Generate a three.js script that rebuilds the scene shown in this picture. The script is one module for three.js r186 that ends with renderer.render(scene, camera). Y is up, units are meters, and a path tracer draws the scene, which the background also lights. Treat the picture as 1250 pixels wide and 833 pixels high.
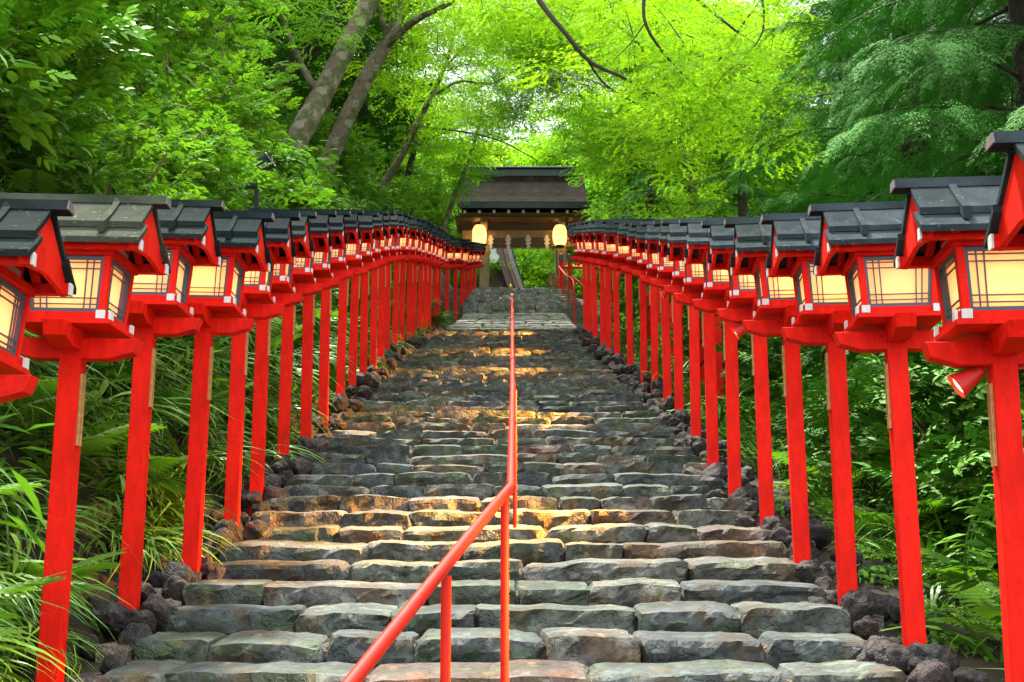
import * as THREE from 'three';
import { mergeGeometries, toCreasedNormals } from 'three/addons/utils/BufferGeometryUtils.js';
import { RoundedBoxGeometry } from 'three/addons/geometries/RoundedBoxGeometry.js';
import { createNoise3D } from 'simplex-noise';

// ---------------------------------------------------------------- camera, sky, sun, exposure
const scene = new THREE.Scene();
const camera = new THREE.PerspectiveCamera(31.03, 1024 / 682, 0.1, 400);
camera.position.set(0, 2.0, 0);
camera.rotation.order = 'YXZ';
camera.rotation.set(THREE.MathUtils.degToRad(10.6), THREE.MathUtils.degToRad(-0.19), 0);
camera.updateMatrixWorld();

const renderer = new THREE.WebGLRenderer({ antialias: true });
renderer.setSize(1024, 682);
renderer.toneMapping = THREE.LinearToneMapping;
renderer.toneMappingExposure = 2.95;
renderer.shadowMap.enabled = true;

{ // thin bright cloud over the valley: an even, pale sky
  const w = 256, h = 128, d = new Float32Array(w * h * 4);
  for (let j = 0; j < h; j++) for (let i = 0; i < w; i++) {
    const el = Math.max(0, (j + 0.5) / h * 2 - 1), k = (j * w + i) * 4, b = 0.85 + 0.45 * Math.sin(el * Math.PI / 2);
    d[k] = 0.95 * b; d[k + 1] = 1.0 * b; d[k + 2] = 1.05 * b; d[k + 3] = 1;
  }
  const sky = new THREE.DataTexture(d, w, h, THREE.RGBAFormat, THREE.FloatType);
  sky.mapping = THREE.EquirectangularReflectionMapping; sky.magFilter = THREE.LinearFilter; sky.needsUpdate = true;
  scene.background = sky; scene.environment = sky;
}
const sun = new THREE.DirectionalLight(new THREE.Color().setRGB(1, 0.95, 0.84), 4.8);
sun.position.set(-7, 46, -33); sun.target.position.set(0, 4, -16);
sun.castShadow = true; sun.shadow.radius = 14;
sun.shadow.mapSize.set(2048, 2048);
Object.assign(sun.shadow.camera, { left: -45, right: 45, top: 45, bottom: -45, near: 1, far: 160 });
scene.add(sun, sun.target);

// ---------------------------------------------------------------- helpers
function rng(seed) { let a = seed >>> 0; return () => { a = (a + 0x6D2B79F5) | 0; let t = Math.imul(a ^ (a >>> 15), 1 | a); t = (t + Math.imul(t ^ (t >>> 7), 61 | t)) ^ t; return ((t ^ (t >>> 14)) >>> 0) / 4294967296; }; }
const noise3 = createNoise3D(rng(77));
const V = (x, y, z) => new THREE.Vector3(x, y, z);
const lerp = (a, b, t) => a + (b - a) * t, clamp = (x, a, b) => Math.min(b, Math.max(a, x));
const smooth = (a, b, x) => { const t = clamp((x - a) / (b - a), 0, 1); return t * t * (3 - 2 * t); };
const lin = (r, g, b) => new THREE.Color().setRGB(r, g, b);
const taken = {};
function numbered(name) { const n = taken[name] = (taken[name] ?? -1) + 1; return n ? `${name}_${String(n).padStart(3, '0')}` : name; }
function tag(o, label, category, group, kind) { if (label) o.userData.label = label; if (category) o.userData.category = category; if (group) o.userData.group = group; if (kind) o.userData.kind = kind; return o; }
function thing(name, label, category, pos = [0, 0, 0], group) { const o = new THREE.Group(); o.name = numbered(name); o.position.set(...pos); scene.add(o); return tag(o, label, category, group); }
function part(name, geo, mat, parent) { const m = new THREE.Mesh(geo, mat); m.name = name; m.castShadow = m.receiveShadow = true; parent.add(m); return m; }
function top(name, geo, mat) { const m = part(name, geo, mat, scene); m.name = numbered(name); return m; }
function copyThing(src, label, group) { const c = src.clone(); c.name = numbered(src.name.replace(/_\d{3}$/, '')); c.userData = { ...src.userData }; if (label) c.userData.label = label; if (group) c.userData.group = group; scene.add(c); return c; }

// uv in metres from the face's main direction
function metreUV(g) {
  const p = g.attributes.position, n = g.attributes.normal, uv = new Float32Array(p.count * 2);
  for (let i = 0; i < p.count; i++) {
    const ax = Math.abs(n.getX(i)), ay = Math.abs(n.getY(i)), az = Math.abs(n.getZ(i));
    let u, v;
    if (ax >= ay && ax >= az) { u = p.getZ(i); v = p.getY(i); } else if (ay >= az) { u = p.getX(i); v = p.getZ(i); } else { u = p.getX(i); v = p.getY(i); }
    uv[2 * i] = u; uv[2 * i + 1] = v;
  }
  g.setAttribute('uv', new THREE.BufferAttribute(uv, 2));
  return g;
}
function box(w, h, d, x = 0, y = 0, z = 0, r = 0) {
  let g = r ? new RoundedBoxGeometry(w, h, d, 1, r) : new THREE.BoxGeometry(w, h, d);
  if (g.index) g = g.toNonIndexed();
  g.translate(x, y, z);
  return metreUV(g);
}
const merge = (gs) => mergeGeometries(gs.map((g) => { const q = g.index ? g.toNonIndexed() : g; for (const k of Object.keys(q.attributes)) if (!['position', 'normal', 'uv'].includes(k)) q.deleteAttribute(k); return q; }));
function extrudeX(shapePts, len, bevel = 0) { // outline in (z, y), pushed along x, centred
  const s = new THREE.Shape(shapePts.map(([a, b]) => new THREE.Vector2(a, b)));
  const g = new THREE.ExtrudeGeometry(s, { depth: len, bevelEnabled: bevel > 0, bevelSize: bevel, bevelThickness: bevel, bevelSegments: 1 });
  g.translate(0, 0, -len / 2); g.rotateY(-Math.PI / 2);   // shape x -> z
  return metreUV(g.index ? g.toNonIndexed() : g);
}
// a tapered tube through points; radii at the points
function sweep(pts, radii, sides = 8, steps = 0, rough = 0, seed = 1) {
  const P = pts.map((p) => p.isVector3 ? p : V(...p)), n = P.length, N = steps || (n - 1) * 4;
  const curve = n > 2 ? new THREE.CatmullRomCurve3(P, false, 'centripetal') : new THREE.LineCurve3(P[0], P[1]);
  const pos = [], nor = [], uv = [], idx = [];
  let side = null, run = 0, prev = null;
  for (let i = 0; i <= N; i++) {
    const t = i / N, c = curve.getPoint(t), d = curve.getTangent(t), f = t * (n - 1), k = Math.min(n - 2, Math.floor(f));
    const r = lerp(radii[Math.min(k, radii.length - 1)], radii[Math.min(k + 1, radii.length - 1)], f - k);
    if (!side) side = Math.abs(d.y) > 0.9 ? V(1, 0, 0) : V(0, 1, 0);
    side = side.clone().sub(d.clone().multiplyScalar(side.dot(d))).normalize();
    const up = d.clone().cross(side);
    if (prev) run += prev.distanceTo(c); prev = c;
    for (let j = 0; j <= sides; j++) {
      const a = j / sides * Math.PI * 2, o = side.clone().multiplyScalar(Math.cos(a)).add(up.clone().multiplyScalar(Math.sin(a)));
      const q = rough ? 1 + rough * noise3(Math.cos(a) * 1.3 + seed * 7, Math.sin(a) * 1.3, run * 1.2) + rough * 0.5 * noise3(Math.cos(a) * 3 + seed, Math.sin(a) * 3, run * 4) : 1;
      pos.push(c.x + o.x * r * q, c.y + o.y * r * q, c.z + o.z * r * q); nor.push(o.x, o.y, o.z); uv.push(j / sides * r * 6.28, run);
      if (i && j) { const b = i * (sides + 1) + j, a0 = b - sides - 1; idx.push(a0 - 1, a0, b - 1, a0, b, b - 1); }
    }
  }
  for (const end of [0, 1]) {
    const c = curve.getPoint(end), d = curve.getTangent(end).multiplyScalar(end ? 1 : -1), b = pos.length / 3;
    pos.push(c.x, c.y, c.z); nor.push(d.x, d.y, d.z); uv.push(0, 0);
    for (let j = 0; j < sides; j++) { const q = (end ? N : 0) * (sides + 1) + j; end ? idx.push(b, q, q + 1) : idx.push(b, q + 1, q); }
  }
  const g = new THREE.BufferGeometry();
  g.setAttribute('position', new THREE.Float32BufferAttribute(pos, 3)); g.setAttribute('normal', new THREE.Float32BufferAttribute(nor, 3)); g.setAttribute('uv', new THREE.Float32BufferAttribute(uv, 2)); g.setIndex(idx);
  if (rough) g.computeVertexNormals();
  return g;
}

// ---------------------------------------------------------------- textures
function hash2(x, y, s) { let h = Math.imul(x, 374761393) ^ Math.imul(y, 668265263) ^ Math.imul(s, 1274126177); h = Math.imul(h ^ (h >>> 13), 1274126177); return ((h ^ (h >>> 16)) >>> 0) / 4294967296; }
function vn(x, y, per, s) { const xi = Math.floor(x), yi = Math.floor(y), fx = x - xi, fy = y - yi, u = fx * fx * (3 - 2 * fx), v = fy * fy * (3 - 2 * fy), m = (a) => ((a % per) + per) % per; return lerp(lerp(hash2(m(xi), m(yi), s), hash2(m(xi + 1), m(yi), s), u), lerp(hash2(m(xi), m(yi + 1), s), hash2(m(xi + 1), m(yi + 1), s), u), v); }
function fbm(u, v, f, oct, s) { let a = 0.5, t = 0, w = 0; for (let i = 0; i < oct; i++) { t += a * vn(u * f, v * f, f, s + i); w += a; a *= 0.55; f *= 2; } return t / w; }
function tex(n, fn, srgb = true, rep = 1) {
  const d = new Uint8Array(n * n * 4);
  for (let j = 0; j < n; j++) for (let i = 0; i < n; i++) { const c = fn((i + 0.5) / n, (j + 0.5) / n), k = (j * n + i) * 4; for (let q = 0; q < 3; q++) d[k + q] = clamp(c[q], 0, 1) * 255; d[k + 3] = 255; }
  const t = new THREE.DataTexture(d, n, n); t.wrapS = t.wrapT = THREE.RepeatWrapping; t.magFilter = THREE.LinearFilter; t.minFilter = THREE.LinearMipmapLinearFilter; t.generateMipmaps = true;
  if (srgb) t.colorSpace = THREE.SRGBColorSpace; t.repeat.set(rep, rep); t.needsUpdate = true; return t;
}
const g3 = (x) => [x, x, x];
const stoneTex = tex(512, (u, v) => {
  const a = fbm(u, v, 4, 5, 11), b = fbm(u, v, 24, 4, 31), c = fbm(u, v, 3, 4, 51), lich = smooth(0.56, 0.66, fbm(u, v, 9, 4, 71)), rust = smooth(0.58, 0.72, fbm(u, v, 5, 4, 91)), moss = smooth(0.55, 0.7, c);
  let k = 0.42 + 0.5 * a + 0.35 * (b - 0.5);
  let r = k, g = k, bl = k;
  r = lerp(r, k * 0.86, moss * 0.8); g = lerp(g, k * 1.0, moss * 0.8); bl = lerp(bl, k * 0.72, moss * 0.8);
  r = lerp(r, k * 1.18, rust * 0.7); g = lerp(g, k * 0.95, rust * 0.7); bl = lerp(bl, k * 0.72, rust * 0.7);
  const w = lich * 0.22; return [r + w, g + w, bl + w * 0.9];
}, true, 1.6);
const stoneBump = tex(512, (u, v) => { const r = Math.abs(fbm(u, v, 6, 5, 8) - 0.5) * 2; return g3(0.5 * fbm(u, v, 10, 6, 13) + 0.25 * fbm(u, v, 48, 2, 17) + 0.35 * smooth(0, 0.14, r)); }, false, 1.6);
const woodBump = tex(256, (u, v) => g3(0.6 * fbm(u * 1.0, v * 0.125, 32, 4, 5) + 0.4 * fbm(u, v, 16, 3, 6)), false, 2.5);
const woodTone = tex(256, (u, v) => { const k = 0.86 + 0.17 * (fbm(u, v * 0.125, 32, 3, 25) - 0.5) + 0.13 * fbm(u, v, 6, 4, 26), s = 0.8 * smooth(0.62, 0.74, fbm(u, v, 12, 5, 27)), w = smooth(0.69, 0.74, fbm(u, v * 0.3, 40, 3, 28)); return [k - 0.12 * s + 0.05 * w, k - 0.14 * s + 0.1 * w, k - 0.14 * s + 0.1 * w]; }, true, 1.3);
const roofTone = tex(512, (u, v) => { const k = 0.62 + 0.45 * (fbm(u, v, 5, 5, 44) - 0.35); const f = smooth(0.73, 0.8, fbm(u, v, 40, 3, 45)) * smooth(0.45, 0.6, fbm(u, v, 4, 3, 46)); return [k + f * 0.7, k + f * 0.72, k + f * 0.66]; }, true, 1.7);
const barkTone = tex(512, (u, v) => { const a = fbm(u, v, 6, 5, 61), l = smooth(0.52, 0.62, fbm(u, v, 7, 5, 62)), m = smooth(0.5, 0.62, fbm(u, v, 4, 5, 63)); let r = 0.42 + 0.35 * a, g = 0.38 + 0.33 * a, b = 0.32 + 0.3 * a; r = lerp(r, 0.74, l * 0.75); g = lerp(g, 0.76, l * 0.75); b = lerp(b, 0.7, l * 0.75); return [lerp(r, 0.3, m * 0.6), lerp(g, 0.38, m * 0.6), lerp(b, 0.14, m * 0.6)]; }, true, 1.1);
const barkBump = tex(256, (u, v) => g3(0.6 * fbm(u, v * 0.5, 24, 4, 65) + 0.4 * fbm(u, v, 12, 4, 66)), false, 1.5);
const soilTone = tex(512, (u, v) => { const a = fbm(u, v, 8, 6, 81), m = smooth(0.45, 0.6, fbm(u, v, 5, 5, 83)); const k = 0.25 + 0.35 * a + 0.15 * (hash2(Math.floor(u * 300), Math.floor(v * 300), 9) - 0.5); return [lerp(k * 1.05, k * 0.75, m), lerp(k * 0.9, k * 0.95, m), lerp(k * 0.68, k * 0.45, m)]; }, true, 0.5);
const gravelTone = tex(512, (u, v) => { const k = 0.42 + 0.3 * fbm(u, v, 12, 4, 85) + 0.35 * (vn(u * 128, v * 128, 128, 86) - 0.5); return [k * 1.04, k, k * 0.94]; }, true, 1.2);
const gravelBump = tex(512, (u, v) => g3(vn(u * 128, v * 128, 128, 86) * 0.7 + 0.3 * fbm(u, v, 20, 4, 87)), false, 1.2);
const thatchTone = tex(256, (u, v) => { const k = 0.5 + 0.4 * (fbm(u * 0.5, v, 32, 4, 95) - 0.5) + 0.4 * (fbm(u, v, 5, 4, 96) - 0.5); return [k * 1.05, k, k * 0.92]; }, true, 0.6);

// ---------------------------------------------------------------- materials
const std = (o) => new THREE.MeshStandardMaterial(o);
const M = {
  red: new THREE.MeshPhysicalMaterial({ color: lin(0.8, 0.012, 0.004), roughness: 0.6, specularIntensity: 0.22, map: woodTone, bumpMap: woodBump, bumpScale: 0.0012 }),
  redPipe: new THREE.MeshPhysicalMaterial({ color: lin(0.68, 0.018, 0.008), roughness: 0.45, specularIntensity: 0.4, map: woodTone }),
  white: std({ color: lin(0.72, 0.72, 0.7), roughness: 0.7, map: woodTone }),
  capGrey: std({ color: lin(0.3, 0.28, 0.27), roughness: 0.8, map: roofTone }),
  pale: std({ color: lin(0.62, 0.55, 0.5), roughness: 0.8, map: woodTone }),
  bluegrey: std({ color: lin(0.045, 0.085, 0.12), roughness: 0.5 }),
  paper: new THREE.MeshPhysicalMaterial({ color: lin(0.9, 0.72, 0.42), roughness: 1, transmission: 0.55, thickness: 0, emissive: lin(0.9, 0.5, 0.12), emissiveIntensity: 0.06 }),
  roof: [lin(0.02, 0.034, 0.036), lin(0.032, 0.045, 0.042), lin(0.018, 0.028, 0.034), lin(0.058, 0.078, 0.086), lin(0.07, 0.092, 0.1), lin(0.05, 0.068, 0.066)].map((c) => new THREE.MeshPhysicalMaterial({ color: c.multiplyScalar(1.1), roughness: 1, specularIntensity: 0.1, map: roofTone, bumpMap: roofTone, bumpScale: 0.001 })),
  roofMoss: new THREE.MeshPhysicalMaterial({ color: lin(0.1, 0.115, 0.08), roughness: 1, specularIntensity: 0.1, map: roofTone, bumpMap: roofTone, bumpScale: 0.001 }),
  stones: [[0.125, 0.148, 0.125], [0.088, 0.11, 0.105], [0.165, 0.168, 0.145], [0.17, 0.135, 0.095], [0.075, 0.092, 0.09], [0.105, 0.13, 0.1], [0.27, 0.26, 0.235], [0.145, 0.105, 0.085]].map((c) => std({ color: lin(...c), roughness: 0.84, map: stoneTex, bumpMap: stoneBump, bumpScale: 0.016 })),
  pave: [[0.46, 0.46, 0.44], [0.36, 0.37, 0.36], [0.31, 0.33, 0.33]].map((c) => std({ color: lin(...c), roughness: 0.84, map: stoneTex, bumpMap: stoneBump, bumpScale: 0.012 })),  // landing and upper flight: stone colour made paler to stand for sunlight there
  lava: [[0.05, 0.033, 0.035], [0.035, 0.036, 0.041], [0.07, 0.042, 0.034], [0.05, 0.047, 0.047]].map((c) => std({ color: lin(...c), roughness: 0.75, map: stoneTex, bumpMap: stoneBump, bumpScale: 0.02 })),
  gravel: std({ color: lin(0.34, 0.3, 0.25), roughness: 0.95, map: gravelTone, bumpMap: gravelBump, bumpScale: 0.012 }),
  soil: std({ color: lin(0.12, 0.105, 0.07), roughness: 0.95, map: soilTone }),
  barkPale: std({ color: lin(0.38, 0.36, 0.3), roughness: 0.9, map: barkTone, bumpMap: barkBump, bumpScale: 0.02 }),
  barkDark: std({ color: lin(0.12, 0.095, 0.07), roughness: 0.92, map: barkTone, bumpMap: barkBump, bumpScale: 0.03 }),
  twig: std({ color: lin(0.05, 0.04, 0.03), roughness: 0.9 }),
  twigRed: std({ color: lin(0.14, 0.075, 0.04), roughness: 0.85 }),
  wood: std({ color: lin(0.42, 0.27, 0.13), roughness: 0.75, map: woodTone, bumpMap: woodBump, bumpScale: 0.003 }),
  woodGrey: std({ color: lin(0.5, 0.37, 0.22), roughness: 0.8, map: woodTone, bumpMap: woodBump, bumpScale: 0.004 }),
  woodDark: std({ color: lin(0.15, 0.095, 0.055), roughness: 0.7, map: woodTone }),
  thatch: new THREE.MeshPhysicalMaterial({ color: lin(0.034, 0.03, 0.025), roughness: 1, specularIntensity: 0.12, map: thatchTone, bumpMap: thatchTone, bumpScale: 0.03 }),
  copper: std({ color: lin(0.03, 0.06, 0.08), roughness: 0.5, map: roofTone }),
  black: std({ color: lin(0.02, 0.022, 0.022), roughness: 0.4 }),
  brass: std({ color: lin(0.7, 0.42, 0.1), roughness: 0.35, metalness: 1 }),
  glow: std({ color: lin(0.9, 0.8, 0.6), emissive: lin(1, 0.66, 0.26), emissiveIntensity: 2.2, roughness: 0.5 }),
};
const leaf = (r, g, b, t, rough = 1, spec = 0.4) => new THREE.MeshPhysicalMaterial({ color: lin(r, g, b), specularIntensity: spec, roughness: rough, transmission: t, thickness: 0, side: THREE.DoubleSide, vertexColors: true });
const L = { // thin leaves let light through; leathery ones only shine
  maple: leaf(0.25, 0.48, 0.007, 0.55), mapleDeep: leaf(0.14, 0.34, 0.008, 0.5), broad: leaf(0.115, 0.28, 0.008, 0.42), fern: leaf(0.12, 0.29, 0.007, 0.45), far: leaf(0.14, 0.33, 0.01, 0.5), dry: leaf(0.32, 0.19, 0.05, 0.3),
  gloss: leaf(0.12, 0.3, 0.01, 0, 0.5, 0.6), evergreen: leaf(0.065, 0.19, 0.012, 0, 0.6), conifer: leaf(0.075, 0.25, 0.035, 0, 0.75), sasa: leaf(0.1, 0.25, 0.014, 0, 0.45, 0.7),
};

// ---------------------------------------------------------------- terrain
const SL = 0.2744;
function G(d) { return d < 30.6 ? SL * d : d < 38 ? lerp(8.397, 10.6, (d - 30.6) / 7.4) : 10.6; }   // the stair line, d metres ahead
const pathC = (d) => lerp(0, 0.55, smooth(24, 34, d)), pathL = (d) => lerp(-1.76, -1.15, smooth(15, 32, d)), pathR = (d) => lerp(1.76, 1.5, smooth(8, 20, d));
function T(x, z) {
  const d = -z, g = G(d);
  let h = g - 0.07;
  const n = 0.35 * noise3(x * 0.22, 3, z * 0.22) + 0.12 * noise3(x * 0.8, 9, z * 0.8);
  const flat = smooth(38.5, 41, d);   // the court behind the gate
  const uL = pathL(d) - 0.42 - x, uR = x - pathR(d) - 0.55;
  if (uL > 0) h += (1 - flat) * (uL < 1.6 ? 1.85 * uL : 2.96 + 0.62 * (uL - 1.6)) + n * smooth(0, 1, uL) + flat * 0.7 * Math.max(0, uL - 3.5);
  if (uR > 0) h += (-0.14 * Math.min(uR, 7) + 0.5 * Math.max(0, uR - 9)) * (1 - 0.6 * flat) + 0.7 * n * smooth(0, 1.5, uR);
  h += 0.55 * Math.max(0, d - 64) - 0.1 * smooth(-20, -60, d);
  return h;
}
{
  const xs = [], zs = [];
  for (let x = -60; x < -8; x += 2) xs.push(x); for (let x = -8; x < 8; x += 0.3) xs.push(x); for (let x = 8; x <= 60; x += 2) xs.push(x);
  for (let z = 30; z > -44; z -= 0.6) zs.push(z); for (let z = -44; z >= -120; z -= 2.5) zs.push(z);
  const pos = [], uv = [], idx = [];
  zs.forEach((z, j) => xs.forEach((x, i) => { pos.push(x, T(x, z), z); uv.push(x, z); if (i && j) { const b = j * xs.length + i, a = b - xs.length; idx.push(a - 1, b - 1, a, a, b - 1, b); } }));
  const g = new THREE.BufferGeometry(); g.setAttribute('position', new THREE.Float32BufferAttribute(pos, 3)); g.setAttribute('uv', new THREE.Float32BufferAttribute(uv, 2)); g.setIndex(idx.map((_, i) => idx[i])); g.computeVertexNormals();
  const m = top('hillside_ground', g, M.soil); m.material.side = THREE.DoubleSide; tag(m, 'dark earth of the wooded hillside on both sides of the stairs', 'ground', null, 'structure');
}

// ---------------------------------------------------------------- stone stairs
function stoneGeo(w, h, d, r, detail = 1) {
  const nx = clamp(Math.round(w / 0.055 * detail), 4, 14), ny = Math.max(3, Math.round(4 * detail)), nz = Math.max(2, Math.round(3 * detail));
  const g = new THREE.BoxGeometry(2, 2, 2, nx, ny, nz), p = g.attributes.position, s = r() * 500, n = 8 + r() * 10;
  const tl = 0.16 * (r() - 0.5), tr = 0.16 * (r() - 0.5), arch = 0.2 * r(), skew = 0.24 * (r() - 0.5), belly = 0.25 * (r() - 0.3);
  for (let i = 0; i < p.count; i++) {
    let x = p.getX(i), y = p.getY(i), z = p.getZ(i);
    const k = Math.pow(Math.pow(Math.abs(x), n * w / h * 0.5 + 4) + Math.pow(Math.abs(y), n) + Math.pow(Math.abs(z), n + 2), -1 / n);
    x *= lerp(1, k, 0.95); y *= k; z *= k;
    const ends = Math.pow(Math.abs(x), 4);
    if (y > 0) y *= 1 - arch * ends - skew * x * 0.5;
    const xs = x < 0 ? 1 + tl * y : 1 + tr * y;
    let X = x * xs * w / 2, Y = y * h / 2, Z = z * d / 2;
    if (z > 0) Z += belly * 0.05 * (1 - y * y);
    const a = detail < 1.2 ? 0.017 : 0.024, q = noise3(X * 5 + s, Y * 7, Z * 5), q2 = noise3(X * 16 + s, Y * 22, Z * 16 + 5), q3 = noise3(X * 3 + s + 50, Y * 9, 2);
    X += a * 0.7 * q; Y += a * 0.5 * q3 + 0.006 * q2; Z += (a * q + 0.011 * q2) * (z > 0 ? 1.2 : 0.4);
    p.setXYZ(i, X, Y, Z);
  }
  g.computeVertexNormals();
  const c = toCreasedNormals(g, 0.62);
  metreUV(c);
  const uv = c.attributes.uv, ou = r() * 3, ov = r() * 3; for (let i = 0; i < uv.count; i++) uv.setXY(i, uv.getX(i) + ou, uv.getY(i) + ov);
  return c;
}
const stairs = thing('stone_stairs', 'long flight of rough grey stone steps between two lantern rows', 'stairs'); stairs.userData.kind = 'structure';
const TREAD = 0.435;
{
  const r = rng(5), bed = [], bedIdx = [], rest = [];
  let count = 0;
  const rows = []; for (let d = 3.3; d < 25.1; d += TREAD) rows.push([d, TREAD, SL * TREAD, G(d + TREAD / 2)]);
  for (let d = 30.6; d < 37.9; d += 1.04) rows.push([d, 1.04, 0.31, G(d + 1.04) - 0.0]);
  for (const [d, tread, rise, y] of rows) {
    const xl = pathL(d) + 0.06 * (r() - 0.5), xr = pathR(d) + 0.06 * (r() - 0.5), far = d > 30;
    let x = xl;
    while (x < xr - 0.12) {
      let w = lerp(0.28, 0.68, r()); if (r() < 0.28) w += 0.3; if (far) w *= 0.9; if (xr - x - w < 0.25) w = xr - x;
      const kind = r(), nRows = far ? 2 : 1;
      for (let q = 0; q < nRows; q++) {
        const h = (rise / nRows) * lerp(1.0, 1.22, r()) + 0.03, dep = lerp(0.36, 0.44, r());
        const geo = stoneGeo(w + 0.004, h, dep, r, d < 9 ? 1.35 : d < 15 ? 1 : 0.8);
        const top_ = y + 0.02 + 0.02 * (r() - 0.5) - q * rise / nRows;
        const px = x + w / 2, py = top_ - h / 2, pz = -d - dep / 2 + 0.06 * (r() - 0.5);
        const ry = 0.16 * (r() - 0.5), rz = 0.07 * (r() - 0.5), rx = far ? 0.02 : lerp(0.03, 0.13, r());
        let mi = far ? [0, 2, 6, 2, 5][Math.floor(kind * 5)] : kind < 0.27 ? 0 : kind < 0.45 ? 1 : kind < 0.56 ? 2 : kind < 0.64 ? 3 : kind < 0.78 ? 4 : kind < 0.92 ? 5 : kind < 0.955 ? 6 : 7;
        if (count < 300) { const m = part('stone', geo, M.stones[mi], stairs); m.position.set(px, py, pz); m.rotation.set(rx, ry, rz); if (count) m.name = `stone_${String(count).padStart(3, '0')}`; count++; }
        else { geo.rotateX(rx).rotateZ(rz).rotateY(ry).translate(px, py, pz); (rest[far ? 8 : mi] ??= []).push(geo); }
      }
      x += w;
    }
    // gravel bed: riser and level tread
    const z0 = -d - 0.08, z1 = -d - tread - 0.1, yb = y - 0.022;
    bed.push([z0, yb - rise - 0.02], [z0, yb], [z1, yb + 0.0]);
  }
  rest.forEach((gs) => { if (gs) { const m = part('stone_above', merge(gs), rest.indexOf(gs) == 8 ? M.pave[2] : M.stones[rest.indexOf(gs)], stairs); m.userData.kind = 'stuff'; } });
  const pos = [], uv = [], idx = [], x0 = -1.95, x1 = 1.92; let run = 0;
  bed.forEach(([z, y], i) => { if (i) run += Math.hypot(z - bed[i - 1][0], y - bed[i - 1][1]); for (let j = 0; j <= 12; j++) { const x = lerp(x0, x1, j / 12); pos.push(x, y + 0.012 * noise3(x * 3, y * 5, z * 3), z); uv.push(x, run); if (i && j) { const b = i * 13 + j, a = b - 13; idx.push(a - 1, a, b - 1, a, b, b - 1); } } });
  const g = new THREE.BufferGeometry(); g.setAttribute('position', new THREE.Float32BufferAttribute(pos, 3)); g.setAttribute('uv', new THREE.Float32BufferAttribute(uv, 2)); g.setIndex(idx); g.computeVertexNormals();
  part('gravel_bed', g, M.gravel, stairs);
  // the paved ramp between the two flights
  let k = 0; const rr = rng(9);
  for (let d = 25.25; d < 30.5;) {
    const dep = lerp(0.4, 0.65, rr()); let x = pathL(d) + 0.05;
    const xr = pathR(d) - 0.02;
    while (x < xr - 0.15) {
      let w = lerp(0.35, 0.75, rr()); if (xr - x - w < 0.25) w = xr - x;
      const geo = stoneGeo(w - 0.015, 0.16, dep - 0.015, rr, 0.8);
      const m = part(k ? `flagstone_${String(k).padStart(3, '0')}` : 'flagstone', geo, M.pave[rr() < 0.6 ? 0 : 1], stairs); k++;
      m.position.set(x + w / 2, G(d + dep / 2) - 0.03 + 0.02 * rr(), -d - dep / 2); m.rotation.set(0.24, 0.06 * (rr() - 0.5), 0.03 * (rr() - 0.5));
      x += w;
    }
    d += dep;
  }
}
{ // court paving behind the top step
  const m = top('court_ground', box(9, 0.1, 30, 1.2, 10.56, -53.05), M.gravel); tag(m, 'pale gravel court beyond the gate at the top', 'ground', null, 'structure');
}

// ---------------------------------------------------------------- edging rocks
const rockShapes = [];
{
  const r = rng(21);
  for (let i = 0; i < 9; i++) {
    const g = new THREE.IcosahedronGeometry(1, 5), p = g.attributes.position, s = i * 31.7;
    const sq = [0.8 + 0.4 * r(), 0.7 + 0.3 * r(), 0.8 + 0.35 * r()];
    for (let k = 0; k < p.count; k++) {
      const v = V(p.getX(k), p.getY(k), p.getZ(k));
      const m = Math.pow(Math.abs(v.x) ** 4 + Math.abs(v.y) ** 4 + Math.abs(v.z) ** 4, -0.25);
      v.multiplyScalar(lerp(1, m, 0.6));
      const q = 1 + 0.2 * noise3(v.x * 0.9 + s, v.y * 0.9, v.z * 0.9) + 0.05 * noise3(v.x * 2.6 + s, v.y * 2.6, v.z * 2.6) + 0.012 * noise3(v.x * 8 + s, v.y * 8, v.z * 8);
      p.setXYZ(k, v.x * q * sq[0], v.y * q * sq[1], v.z * q * sq[2]);
    }
    const c = toCreasedNormals(g, 0.7); metreUV(c); const uv = c.attributes.uv; for (let k = 0; k < uv.count; k++) uv.setXY(k, uv.getX(k) * 0.2, uv.getY(k) * 0.2);
    rockShapes.push(c);
  }
}
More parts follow.
